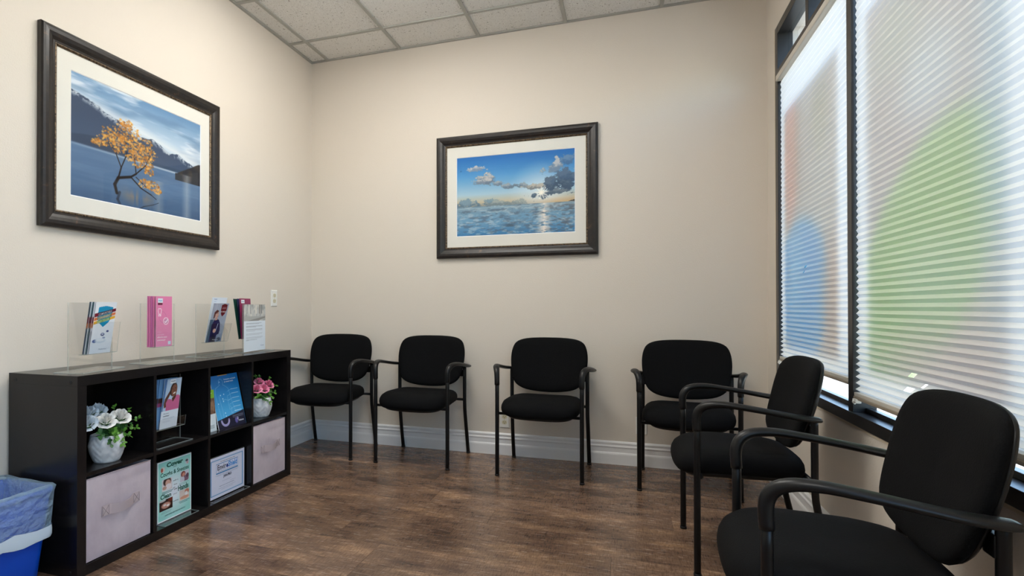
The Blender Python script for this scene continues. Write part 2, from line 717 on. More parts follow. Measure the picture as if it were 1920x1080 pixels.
for x in gx:
    ceil_bar((x - 0.012, YB, H - 0.006), (x + 0.012, 0, H + 0.02))
for y in gy:
    ceil_bar((0, y - 0.012, H - 0.0055), (W, y + 0.012, H + 0.02))
ceil_bar((0, YB, H - 0.007), (0.02, 0, H + 0.02))
ceil_bar((W - 0.02, YB, H - 0.007), (W, 0, H + 0.02))
ceil_bar((0, -0.02, H - 0.0065), (W, 0, H + 0.02))
ceil_bar((0, YB, H - 0.0065), (W, YB + 0.02, H + 0.02))
tx = [0.0] + gx + [W]
ty = [0.0] + gy + [YB]
LIGHTS = {(2, 2), (3, 3), (4, 6)}      # cells with an added light panel (column, row)
tiles = {}
for i in range(len(tx) - 1):
    for j in range(len(ty) - 1):
        x0, x1, y1, y0 = tx[i], tx[i + 1], ty[j], ty[j + 1]
        if x1 - x0 < 0.03 or y1 - y0 < 0.03:
            continue
        if (i, j) in LIGHTS:
            continue
        w, d = round(x1 - x0 - 0.012, 4), round(y1 - y0 - 0.012, 4)
        if (w, d) not in tiles:
            o = MB().box((-w / 2, -d / 2, 0), (w / 2, d / 2, 0.016), bev=0.003).build('ceiling_tile', M_TILE)
            tiles[(w, d)] = o.data
        else:
            o = bpy.data.objects.new('ceiling_tile', tiles[(w, d)])
            COL.objects.link(o)
        o.parent = ce
        o.location = ((x0 + x1) / 2, (y0 + y1) / 2, H + 0.0035)

# ---- added ceiling light panels, out of view, placed to brighten the room
M_LAMP = bpy.data.materials.new('added_light_diffuser')
M_LAMP.use_nodes = True
em = M_LAMP.node_tree.nodes.new('ShaderNodeEmission')
em.inputs[0].default_value = (1.0, 0.97, 0.91, 1)
em.inputs[1].default_value = LAMP
M_LAMP.node_tree.links.new(em.outputs[0], M_LAMP.node_tree.nodes['Material Output'].inputs[0])
spot_names = {(2, 2): 'closest to the corner with the shelf unit', (3, 3): 'middle one of the three',
              (4, 6): 'farthest from the pictures'}
for (i, j), words in spot_names.items():
    x0, x1, y1, y0 = tx[i] + 0.014, tx[i + 1] - 0.014, ty[j] - 0.014, ty[j + 1] + 0.014
    t = thing('added_ceiling_light', 'added square white ceiling light panel out of view, ' + words, 'ceiling light', ((x0 + x1) / 2, (y0 + y1) / 2, H), 0, 'added ceiling light panels')
    fr = MB()
    for a, b in (((x0, y0), (x1, y0 + 0.02)), ((x0, y1 - 0.02), (x1, y1)), ((x0, y0 + 0.02), (x0 + 0.02, y1 - 0.02)), ((x1 - 0.02, y0 + 0.02), (x1, y1 - 0.02))):
        fr.box((a[0], a[1], H - 0.003), (b[0], b[1], H + 0.016))
    fr.build('frame', M_WHITEPL, t)
    MB().box((x0 + 0.02, y0 + 0.02, H - 0.06), (x1 - 0.02, y1 - 0.02, H + 0.012), bev=0.012).build('diffuser', M_LAMP, t)

# ---- walls
struct(MB().box((-0.12, YB, 0), (0, 0.12, H + 0.02)).build('wall_left', M_WALL))
struct(MB().box((0, 0, 0), (W + 0.16, 0.12, H + 0.02)).build('wall_back', M_WALL))
struct(MB().box((-0.12, YB - 0.12, 0), (W + 0.16, YB, H + 0.02)).build('wall_front', M_WALL))
WY0, WY1, WZ0, WZ1 = -0.205, -2.535, 0.592, 2.648     # window opening
wr = MB()
wr.box((W, YB, 0), (W + 0.16, 0, WZ0))
wr.box((W, YB, WZ1), (W + 0.16, 0, H + 0.02))
wr.box((W, WY0, WZ0), (W + 0.16, 0, WZ1))
wr.box((W, -3.05, WZ0), (W + 0.16, WY1, WZ1))
wr.box((W, YB, WZ0), (W + 0.16, -6.0, WZ1))
struct(wr.build('wall_right', M_WALL))


# ---- baseboards
PROF = [(0, 0), (0.019, 0), (0.019, 0.066), (0.017, 0.074), (0.0125, 0.080), (0.0125, 0.108), (0.016, 0.113), (0.016, 0.118), (0.010, 0.124),
        (0.010, 0.133), (0.013, 0.137), (0.012, 0.143), (0.005, 0.151), (0, 0.152)]


def baseboard(name, fn, vec):
    struct(MB().prism([fn(d, z) for d, z in PROF], vec).build(name, M_TRIM))


baseboard('baseboard_left', lambda d, z: (d, YB, z), (0, -YB, 0))
baseboard('baseboard_back', lambda d, z: (0.0, -d, z), (W, 0, 0))
baseboard('baseboard_right', lambda d, z: (W - d, YB, z), (0, -YB, 0))
baseboard('baseboard_front', lambda d, z: (0.0, YB + d, z), (W, 0, 0))

# ---- window: frame, mullions, panes; plaster bead round the opening
win = bpy.data.objects.new('window_1', None)
COL.objects.link(win)
win.location = (W, (WY0 + WY1) / 2, WZ0)
win.empty_display_size = 0.1
struct(win)
FX0, FX1 = W - 0.002, W + 0.075


def wpart(name, a, b, m_=None):
    return MB().box(a, b, bev=0.0015).build(name, m_ or M_ALU, win)


JW = 0.055
wpart('frame_jamb', (FX0, WY0 - JW - 0.008, WZ0), (FX1, WY0 - 0.008, WZ1))
wpart('frame_jamb', (FX0, WY1, WZ0), (FX1, WY1 + JW, WZ1))
wpart('frame_head', (FX0, WY1 + JW, WZ1 - 0.048), (FX1, WY0 - JW - 0.008, WZ1))
wpart('frame_sill', (FX0 - 0.006, WY1 + JW, WZ0), (FX1, WY0 - JW - 0.008, WZ0 + 0.044))
MY0, MY1 = -1.401, -1.353
wpart('mullion', (FX0, MY0, WZ0 + 0.044), (FX1, MY1, WZ1 - 0.048))
for a, b in ((WY0 - JW - 0.008, MY1), (MY0, WY1 + JW)):
    wpart('transom_bar', (FX0, b, 2.356), (FX1, a, 2.394))
    wpart('sill_stop', (W + 0.040, b, WZ0 + 0.044), (W + 0.064, a, WZ0 + 0.062))
    mid = -0.835 if a > -1 else -1.94
    wpart('transom_mullion', (FX0, mid - 0.024, 2.394), (FX1, mid + 0.024, WZ1 - 0.048))
    MB().box((W + 0.050, b + 0.001, WZ0 + 0.063), (W + 0.054, a - 0.001, 2.355)).build('pane', M_GLASS, win)
    MB().box((W + 0.050, mid + 0.025, 2.395), (W + 0.054, a - 0.001, WZ1 - 0.049)).build('pane', M_GLASS, win)
    MB().box((W + 0.050, b + 0.001, 2.395), (W + 0.054, mid - 0.025, WZ1 - 0.049)).build('pane', M_GLASS, win)
# plaster corner bead
bd = MB()
bd.box((W - 0.003, WY0 - 0.008, WZ0 - 0.012), (W + 0.02, WY0 + 0.004, WZ1))
bd.box((W - 0.003, WY1, WZ0 - 0.012), (W + 0.02, WY0 - 0.008, WZ0))
bd.build('corner_bead', mat('bead_paint', rgb(214, 200, 178), 0.5), win)

# ---- added unshaded window behind the camera, unseen, brings in extra daylight
added_win = bpy.data.objects.new('added_window', None)
COL.objects.link(added_win)
added_win.location = (W, -4.525, WZ0)
added_win.empty_display_size = 0.1
struct(added_win)
for a, b in (((-6.0, WZ0), (-3.05, WZ0 + 0.044)), ((-6.0, WZ1 - 0.048), (-3.05, WZ1)), ((-6.0, 2.356), (-3.05, 2.394))):
    MB().box((FX0, a[0], a[1]), (FX1, b[0], b[1])).build('frame_rail', M_ALU, added_win)
for y in (-6.0, -5.04, -4.06, -3.10):
    MB().box((FX0 + 0.001, y, WZ0 + 0.044), (FX1, y + 0.05, WZ1 - 0.048)).build('frame_post', M_ALU, added_win)
for y in (-5.95, -4.99, -4.01):
    MB().box((W + 0.050, y + 0.001, WZ0 + 0.045), (W + 0.054, y + 0.909, 2.355)).build('pane', M_GLASS, added_win)
    MB().box((W + 0.050, y + 0.001, 2.395), (W + 0.054, y + 0.909, WZ1 - 0.049)).build('pane', M_GLASS, added_win)

# ---- ground outside
struct(MB().box((W + 0.16, -12, -0.2), (W + 14, 10, -0.12)).build('ground_outside', M_CONC))
struct(MB().box((W + 10, -12, -0.12), (W + 10.3, 10, 3.9)).build('added_bounce_wall', mat('bounce_wall_stucco', rgb(222, 214, 202), 0.8)))  # unseen wall added opposite the windows to bounce sunlight into the room


# ---- printed films on the glass
def film(cv, y0, y1, z0, z1, label):
    o = sheet('window_film', cv, (W + 0.0485, y0, z0), (0, -1, 0), (0, 0, 1), y0 - y1, z1 - z0, 0.0004, M_FILM, None, back=(255, 255, 255))
    tag(o, label, 'window film', 'printed films on the window panes')


c = Canvas(60, 90, (184, 174, 166))
c.put(np.clip((c.fbm(3, 3, 3, 3) - 0.4) * 3, 0, 1), (192, 188, 178), 0.7)
c.ell(0.16, 0.78, 0.17, 0.30, (206, 150, 134), 0.95, 0.5)
c.ell(0.30, 0.80, 0.06, 0.26, (150, 140, 126), 0.5, 0.6)
c.ell(0.72, 0.86, 0.13, 0.14, (160, 156, 134), 0.6, 0.8)
c.ell(0.36, 0.24, 0.50, 0.275, (84, 160, 204), 1.0, 0.12)
c.ell(0.24, 0.33, 0.13, 0.20, (150, 202, 224), 0.5, 0.9)
c.ell(0.94, 0.20, 0.18, 0.2, (186, 150, 128), 0.8, 0.8)
film(c, -0.345, -1.20, 0.81, 2.12, 'coloured film with a blue oval on the window pane nearest the corner')
c = Canvas(60, 90, (188, 178, 172))
c.put(np.clip((c.fbm(3, 4, 3, 8) - 0.4) * 3, 0, 1), (190, 172, 168), 0.8)
c.ell(0.55, 0.70, 0.20, 0.10, (206, 210, 208), 0.8, 0.9)
c.ell(0.30, 0.86, 0.22, 0.10, (186, 190, 172), 0.6, 0.9)
c.ell(0.42, 0.27, 0.60, 0.25, (148, 186, 118), 1.0, 0.12, 0.35)
c.ell(0.60, 0.24, 0.30, 0.10, (180, 204, 172), 0.5, 0.9)
c.ell(1.02, 0.62, 0.16, 0.5, (182, 206, 216), 0.8, 0.9)
c.ell(0.7, 0.03, 0.5, 0.10, (190, 172, 168), 0.8, 0.9)
film(c, -1.505, -2.33, 0.80, 2.12, 'coloured film with a large green shape on the right window pane')


# ---- pleated shades
def shade(y0, y1, z0, label, tears):
    t = thing('pleated_shade', label, 'window shade', (W + 0.012, (y0 + y1) / 2, z0), 0, 'pleated shades on the window')
    MB().box((W - 0.014, y1, 2.322), (W + 0.036, y0, 2.354), bev=0.006).build('headrail', M_RAIL, t)
    top, bot = 2.322, z0 + 0.026
    pitch = 0.0255
    n_ = int(round((top - bot) / pitch))
    xs = []
    for k in range(2 * n_ + 1):
        f = k / (2 * n_)
        z = top + (bot - top) * (f ** 0.93)          # folds a little tighter towards the bottom
        xs.append((W + 0.012 + (-1 if k % 2 else 1) * (0.0024 + 0.006 * f ** 4), z))
    mb = MB()
    vs, fs = [], []
    for (x, z) in xs:
        vs += [(x, y0 - 0.004, z), (x, y1 + 0.004, z)]
    for k in range(len(xs) - 1):
        hole = [h for h in tears if xs[k + 1][1] < h[1] <= xs[k][1]]
        if not hole:
            fs.append((2 * k, 2 * k + 1, 2 * k + 3, 2 * k + 2))
            continue
        ya, _, s = hole[0]                              # small torn hole in this fold
        i = len(vs)
        (xa, za), (xb, zb) = xs[k], xs[k + 1]
        vs += [(xa, ya, za), (xb, ya - 0.2 * s, zb), (xa, ya - 0.9 * s, za), (xb, ya - s, zb)]
        fs.append((2 * k, i, i + 1, 2 * k + 2))
        fs.append((i + 2, 2 * k + 1, 2 * k + 3, i + 3))
    mb.add(vs, fs)
    mb.build('pleated_cloth', M_SHADE, t, fix=False)
    MB().box((W - 0.003, y1, z0), (W + 0.027, y0, z0 + 0.012), bev=0.003).build('bottom_rail', M_BRAIL, t)
    MB().box((W + 0.0, y1, z0 + 0.012), (W + 0.024, y0, z0 + 0.026), bev=0.002).build('cloth_clamp', M_RAIL, t)
    cl = MB()
    cl.box((W - 0.010, y0 - 0.045, z0 - 0.012), (W + 0.010, y0 - 0.012, z0 + 0.004), bev=0.003)
    cl.sweep([(W - 0.010, y0 - 0.03, z0 + 0.002), (W - 0.014, y0 - 0.03, z0 - 0.008), (W - 0.006, y0 - 0.03, z0 - 0.016)], 0.003)
    cl.build('cord_clip', M_WHITEPL, t)


shade(-0.275, -1.349, 0.735, 'white pleated shade covering the narrow-looking window pane nearest the corner',
      [(-0.95, 0.79, 0.04), (-0.72, 1.24, 0.035), (-0.70, 1.21, 0.02)])
shade(-1.407, -2.476, 0.688, 'white pleated shade covering the right window pane with green tint',
      [(-1.83, 0.83, 0.045), (-1.80, 0.785, 0.055), (-1.92, 0.80, 0.018)])


# ================================================================== PICTURES
M_FRAME = mat('dark_bronze_frame', rgb(28, 23, 20), 0.36, spec=0.5)
n = noise_chain(M_FRAME, 26, 5, 0.7)
r = ramp(M_FRAME, n.outputs['Fac'], [(0.42, rgb(24, 20, 19)), (0.62, rgb(38, 31, 27)), (0.74, rgb(92, 64, 44))])
lk(M_FRAME, r.outputs[0], bsdf(M_FRAME).inputs['Base Color'])
bump(M_FRAME, n.outputs['Fac'], 0.15, 0.001)
M_LIP = mat('aged_bronze_lip', rgb(94, 76, 56), 0.35, metal=0.55)
n = noise_chain(M_LIP, 90, 3, 0.7)
r = ramp(M_LIP, n.outputs['Fac'], [(0.38, rgb(48, 38, 30)), (0.6, rgb(132, 112, 88))])
lk(M_LIP, r.outputs[0], bsdf(M_LIP).inputs['Base Color'])
M_MAT = mat('linen_mat_board', rgb(226, 224, 216), 0.8, spec=0.2)
n = noise_chain(M_MAT, 60, 4, 0.6, (1, 1, 6))
bump(M_MAT, n.outputs['Fac'], 0.15, 0.001)
M_BEV = mat('mat_bevel_white', rgb(245, 245, 245), 0.6)


def picture(O, U, w, h, cv, label, tilt=0.0):
    O, U = Vector(O), Vector(U)
    V = Vector((0, 0, 1))
    N = U.cross(V)
    t = thing('framed_picture', label, 'picture', O + U * w / 2, 0, 'framed landscape photographs')

    def P(u, v, d):
        return tuple(O + U * u + V * v + N * d)

    def rail_set(name, prof, m_, inset):
        a, b, c_, d_ = inset, inset, w - inset, h - inset
        cor = [(a, b), (c_, b), (c_, d_), (a, d_)]
        inn = [(1, 1), (-1, 1), (-1, -1), (1, -1)]
        for k in range(4):
            k2 = (k + 1) % 4
            mb = MB()
            r0 = [P(cor[k][0] + inn[k][0] * s, cor[k][1] + inn[k][1] * s, hh) for s, hh in prof]
            r1 = [P(cor[k2][0] + inn[k2][0] * s, cor[k2][1] + inn[k2][1] * s, hh) for s, hh in prof]
            mb.rings([r0, r1], smooth=False)
            mb.build(name, m_, t)

    rail_set('frame_rail', [(0, 0.002), (0, 0.024), (0.006, 0.031), (0.016, 0.034), (0.03, 0.033), (0.045, 0.028), (0.058, 0.021), (0.068, 0.019), (0.068, 0.002)], M_FRAME, 0.0)
    rail_set('frame_lip', [(0, 0.004), (0, 0.020), (0.004, 0.0215), (0.008, 0.018), (0.0105, 0.0165), (0.0105, 0.004)], M_LIP, 0.068)
    MB().prism([P(0.07, 0.07, 0.003), P(w - 0.07, 0.07, 0.003), P(w - 0.07, h - 0.07, 0.003), P(0.07, h - 0.07, 0.003)], N * 0.006).build('backing_board', M_MAT, t)
    i0, mw = 0.0785, 0.070
    mb = MB()
    a, b, c_, d_ = i0, i0, w - i0, h - i0
    q, s = i0 + mw, i0 + mw + 0.006
    for z in (0.0125,):
        v0 = [P(a, b, z), P(c_, b, z), P(c_, d_, z), P(a, d_, z), P(q, s, z), P(w - q, s, z), P(w - q, h - s, z), P(q, h - s, z)]
    mb.add(v0, [(0, 1, 5, 4), (1, 2, 6, 5), (2, 3, 7, 6), (3, 0, 4, 7)])
    mb.add([P(q, s, 0.0125), P(w - q, s, 0.0125), P(w - q, h - s, 0.0125), P(q, h - s, 0.0125),
            P(q + 0.004, s + 0.004, 0.0095), P(w - q - 0.004, s + 0.004, 0.0095), P(w - q - 0.004, h - s - 0.004, 0.0095), P(q + 0.004, h - s - 0.004, 0.0095)],
           [(0, 1, 5, 4), (1, 2, 6, 5), (2, 3, 7, 6), (3, 0, 4, 7)], 1)
    mb.build('mat_board', [M_MAT, M_BEV], t, fix=False)
    sheet('photo_print', cv, P(q + 0.002, s + 0.002, 0.0096), U, V, w - 2 * q - 0.004, h - 2 * s - 0.004, 0.0006, M_PHOTO, t)
    MB().prism([P(0.075, 0.075, 0.0145), P(w - 0.075, 0.075, 0.0145), P(w - 0.075, h - 0.075, 0.0145), P(0.075, h - 0.075, 0.0145)], N * 0.0015).build('glass', M_PGLASS, t)
    return t


# ---- left print: autumn tree standing in a lake below snowy mountains
c = Canvas(330, 250)
c.vgrad([(0, (70, 98, 132)), (0.30, (92, 124, 156)), (0.46, (140, 166, 190)), (0.56, (176, 196, 214)), (0.70, (180, 202, 220)), (1, (100, 140, 180))])
cl = c.fbm(2, 9, 5, 11)
sk = (c.V > 0.45).astype(float)
c.put(sk * np.clip((cl - 0.46) * 6, 0, 1), (226, 232, 238), 0.85)
c.put(sk * np.clip((0.47 - c.fbm(2, 8, 4, 12)) * 6, 0, 1), (98, 132, 168), 0.6)
c.put(sk * np.clip(1 - np.abs(c.V - (0.83 - 0.26 * c.U)) / 0.07, 0, 1), (234, 236, 236), 0.7)
top = np.interp(c.U[0], [0, 0.12, 0.3, 0.44, 0.52, 0.57, 0.66, 0.72, 0.79, 0.88, 1.0], [0.86, 0.82, 0.74, 0.66, 0.665, 0.685, 0.63, 0.60, 0.615, 0.565, 0.53])
top = top + 0.045 * (c.fbm(16, 1, 5, 21, 0.62)[c.ny // 2] - 0.5)
top = np.maximum(top, 0.5)
T2 = np.ones((c.ny, 1)) * top[None]
mnt = np.clip((T2 - c.V) * 120, 0, 1) * (c.V > 0.42)
c.put(mnt, (70, 88, 114))
c.put(mnt * np.clip((c.V - 0.42) / 0.3, 0, 1) * 0.7, (54, 68, 92))
snow = mnt * np.clip(1 - (T2 - c.V) / 0.055, 0, 1) * np.clip((c.fbm(30, 22, 4, 33, 0.7) - 0.44) * 9, 0, 1)
c.put(snow, (222, 230, 238))
low = np.clip((0.52 - 0.10 * np.abs(c.U - 0.15) + 0.02 * np.sin(9 * c.U) - c.V) * 80, 0, 1) * (c.V > 0.44)
c.put(low * (c.U < 0.42), (52, 66, 88), 0.8)
hill = np.clip((0.44 + 0.24 * (c.U - 0.80) + 0.10 * np.clip((c.U - 0.78) * 5, 0, 1) - c.V) * 90, 0, 1) * (c.U > 0.76) * (c.V > 0.36)
c.put(np.clip((0.47 - c.V) * 100, 0, 1) * (c.U > 0.5) * (c.V > 0.40), (58, 76, 100), 0.7)
water = np.clip((0.435 - c.V) * 150, 0, 1)
c.put(water, (84, 112, 146))
c.put(water * np.clip(c.fbm(2, 24, 4, 41) * 1.6 - 0.6, 0, 1), (110, 138, 168), 0.7)
c.put(water * np.clip((0.22 - c.V) / 0.22, 0, 1), (56, 82, 116), 0.7)
c.put(np.clip(1 - np.abs(c.V - 0.425) / 0.014, 0, 1) * np.clip((0.3 + c.U), 0, 1), (206, 216, 224), 0.8)
c.put(hill, (44, 46, 52), 0.95)
c.put(hill * np.clip((c.fbm(20, 12, 3, 9) - 0.5) * 4, 0, 1), (84, 70, 56), 0.5)
c.put(water * np.clip(1 - np.abs(c.U - 0.87) / 0.05, 0, 1), (190, 196, 202), 0.45)
c.put(water * np.clip(1 - np.abs(c.U - 0.62) / 0.05, 0, 1) * (c.V < 0.3), (190, 186, 178), 0.35)
ASP = 1.33
TR = [((0.30, 0.10), (0.285, 0.17), 0.015), ((0.285, 0.17), (0.31, 0.235), 0.015), ((0.31, 0.235), (0.40, 0.27), 0.013), ((0.40, 0.27), (0.44, 0.31), 0.009),
      ((0.31, 0.235), (0.33, 0.33), 0.008), ((0.33, 0.33), (0.29, 0.45), 0.006), ((0.33, 0.33), (0.37, 0.46), 0.006), ((0.44, 0.31), (0.43, 0.42), 0.006),
      ((0.44, 0.31), (0.52, 0.42), 0.006), ((0.43, 0.42), (0.41, 0.56), 0.005), ((0.52, 0.42), (0.55, 0.52), 0.004), ((0.40, 0.27), (0.48, 0.19), 0.007),
      ((0.48, 0.19), (0.56, 0.15), 0.006), ((0.56, 0.15), (0.60, 0.12), 0.004), ((0.44, 0.28), (0.52, 0.21), 0.005), ((0.29, 0.45), (0.24, 0.52), 0.004), ((0.37, 0.46), (0.36, 0.6), 0.004)]
for a_, b_, w_ in TR:      # reflection in the water
    f = lambda p: (p[0] + 0.02, 0.20 - p[1] * 0.9)
    if a_[1] < 0.34:
        c.line(f(a_), f(b_), w_ * 0.9, (38, 46, 60), 0.75, ASP)
c.put(np.clip(1 - np.abs(c.U - 0.46) / 0.16, 0, 1) * np.clip(1 - np.abs(c.V - 0.10) / 0.09, 0, 1) * np.clip((c.fbm(24, 3, 3, 4) - 0.4) * 5, 0, 1), (178, 138, 92), 0.7)
for a_, b_, w_ in TR:
    c.line(a_, b_, w_, (34, 26, 24), 1.0, ASP)
rr_ = random.Random(5)
clumps = [(0.38, 0.66, 0.10), (0.28, 0.60, 0.09), (0.47, 0.60, 0.10), (0.22, 0.53, 0.06), (0.40, 0.53, 0.11), (0.54, 0.53, 0.07), (0.33, 0.52, 0.09), (0.52, 0.44, 0.06), (0.44, 0.43, 0.07), (0.57, 0.235, 0.055), (0.50, 0.24, 0.05), (0.17, 0.49, 0.04), (0.36, 0.72, 0.06), (0.54, 0.36, 0.04), (0.61, 0.20, 0.03)]
for cu_, cv_, rad in clumps:
    for k in range(int(85 * rad / 0.08)):
        a_ = rr_.random() * 6.28
        q_ = rad * math.sqrt(rr_.random())
        u_, v_ = cu_ + q_ * math.cos(a_), cv_ + q_ * math.sin(a_) * 0.85
        s_ = 0.0035 + 0.007 * rr_.random() ** 2
        col_ = rr_.choice([(226, 162, 66), (206, 136, 52), (238, 186, 96), (176, 112, 50), (214, 158, 92), (140, 92, 52)])
        c.ell(u_, v_, s_, s_ * 1.2, col_, 0.7, 0.8)
picture((0.001, -2.261, 1.388), (0, 1, 0), 1.134, 0.877, c, 'dark framed photograph of an orange autumn tree in a lake, above the shelf unit')

# ---- right print: sun behind clouds over a wet beach
c = Canvas(320, 230)
c.vgrad([(0, (52, 122, 176)), (0.12, (92, 152, 196)), (0.25, (150, 184, 204)), (0.34, (118, 150, 172)), (0.37, (150, 150, 140)), (0.42, (196, 186, 160)), (0.52, (168, 200, 216)), (0.75, (86, 154, 208)), (1, (30, 106, 182))])
d = np.hypot((c.U - 0.73) * 1.45, c.V - 0.49)
skym = (c.V > 0.36).astype(float)
c.put(skym * np.clip(1 - d / 0.42, 0, 1) ** 1.2, (224, 236, 240), 0.9)
c.put(skym * np.clip((0.43 - c.V) / 0.07, 0, 1) * np.clip((c.U - 0.55) * 3, 0, 1), (228, 182, 120), 0.8)


def cloud(cu, cv, ru, rv, col, hi, seed):
    n_ = c.fbm(13, 11, 5, seed, 0.72)
    dd = np.sqrt(((c.U - cu) / ru) ** 2 + ((c.V - cv) / rv) ** 2)
    k = np.clip((1.15 - dd + (n_ - 0.5) * 4.2) * 3, 0, 1) * skym
    c.put(k, col, 0.95)
    k2 = k * np.clip(((c.V - cv) / rv + 0.1 + (n_ - 0.5) * 5.0), 0, 1)
    c.put(k2, hi, 0.8)


cloud(0.13, 0.40, 0.22, 0.045, (96, 124, 142), (132, 160, 176), 51)
cloud(0.36, 0.385, 0.20, 0.04, (120, 136, 140), (168, 176, 172), 52)
cloud(0.18, 0.845, 0.06, 0.035, (128, 146, 168), (206, 206, 206), 53)
cloud(0.07, 0.83, 0.10, 0.03, (52, 104, 156), (80, 130, 178), 63)
cloud(0.27, 0.705, 0.085, 0.055, (110, 126, 144), (214, 208, 200), 54)
cloud(0.20, 0.67, 0.05, 0.03, (120, 136, 154), (196, 196, 196), 55)
cloud(0.36, 0.64, 0.05, 0.022, (112, 130, 148), (172, 180, 186), 56)
cloud(0.50, 0.60, 0.09, 0.03, (106, 124, 142), (166, 176, 184), 57)
cloud(0.70, 0.57, 0.10, 0.03, (120, 126, 130), (206, 198, 184), 58)
cloud(0.88, 0.60, 0.13, 0.075, (62, 84, 108), (98, 118, 138), 59)
cloud(0.97, 0.66, 0.10, 0.08, (66, 92, 122), (96, 120, 146), 60)
cloud(0.85, 0.80, 0.07, 0.06, (118, 140, 164), (206, 204, 200), 61)
cloud(0.96, 0.86, 0.07, 0.05, (70, 112, 156), (110, 146, 182), 64)
cloud(0.68, 0.46, 0.09, 0.03, (74, 96, 116), (110, 128, 142), 62)
cloud(0.82, 0.49, 0.07, 0.025, (78, 98, 116), (120, 134, 144), 65)
cloud(0.97, 0.47, 0.06, 0.02, (96, 112, 124), (150, 156, 156), 66)
c.put(np.clip(1 - d / 0.035, 0, 1), (255, 252, 240), 1.0)
c.put(np.clip(1 - d / 0.075, 0, 1), (255, 248, 228), 0.6)
for k in range(9):
    an = k * math.pi * 2 / 9 + 0.2
    c.line((0.73, 0.49), (0.73 + 0.055 * math.cos(an), 0.49 + 0.075 * math.sin(an)), 0.0045, (255, 252, 240), 0.8, 1.45)
wet = np.clip((0.368 - c.V) * 200, 0, 1)
c.put(wet, (112, 158, 190))
c.put(wet * np.clip((c.V - 0.22) / 0.12, 0, 1), (128, 152, 166), 0.7)
c.put(wet * np.clip((0.16 - c.V) / 0.16, 0, 1), (48, 116, 172), 0.8)
rp = c.fbm(16, 40, 4, 71, 0.7)
c.put(wet * np.clip((rp - 0.5) * 7, 0, 1), (188, 202, 208), 0.55)
c.put(wet * np.clip((0.46 - c.fbm(12, 34, 4, 72, 0.7)) * 8, 0, 1), (84, 98, 112), 0.55)
c.put(wet * np.clip((c.U - 0.35) * 2, 0, 1) * np.clip((0.52 - c.fbm(30, 60, 3, 73)) * 6, 0, 1), (96, 96, 100), 0.5)
c.put(wet * np.clip(1 - np.abs(c.U - 0.75) / (0.05 + 0.10 * np.clip(0.35 - c.V, 0, 1)), 0, 1) * np.clip((c.fbm(26, 60, 3, 74) - 0.34) * 5, 0, 1), (250, 238, 224), 0.9)
c.put(np.clip(1 - np.abs(c.V - 0.345) / 0.012, 0, 1), (176, 198, 208), 0.5)
c.put(np.clip(1 - np.hypot((c.U - 0.46) / 0.10, (c.V - 0.12) / 0.035), 0, 1), (66, 80, 92), 0.6)
c.poly([(0.94, 0.368), (1.0, 0.368), (1.0, 0.388), (0.97, 0.382)], (52, 62, 72))
picture((1.059, -0.001, 1.395), (1, 0, 0), 1.135, 0.883, c, 'dark framed photograph of sun and clouds over a beach, above the row of chairs')


# ================================================================== CHAIRS
def catmull(pts, n, closed=True):
    out = []
    P = [Vector(p) for p in pts]
    N = len(P)
    for i in range(N if closed else N - 1):
        p0, p1, p2, p3 = P[(i - 1) % N], P[i], P[(i + 1) % N], P[(i + 2) % N]
        if not closed:
            p0 = P[max(i - 1, 0)]
            p3 = P[min(i + 2, N - 1)]
        for k in range(n):
            t = k / n
            out.append(0.5 * ((2 * p1) + (p2 - p0) * t + (2 * p0 - 5 * p1 + 4 * p2 - p3) * t * t + (3 * p1 - p0 - 3 * p2 + p3) * t ** 3))
    if not closed:
        out.append(P[-1])
    return out


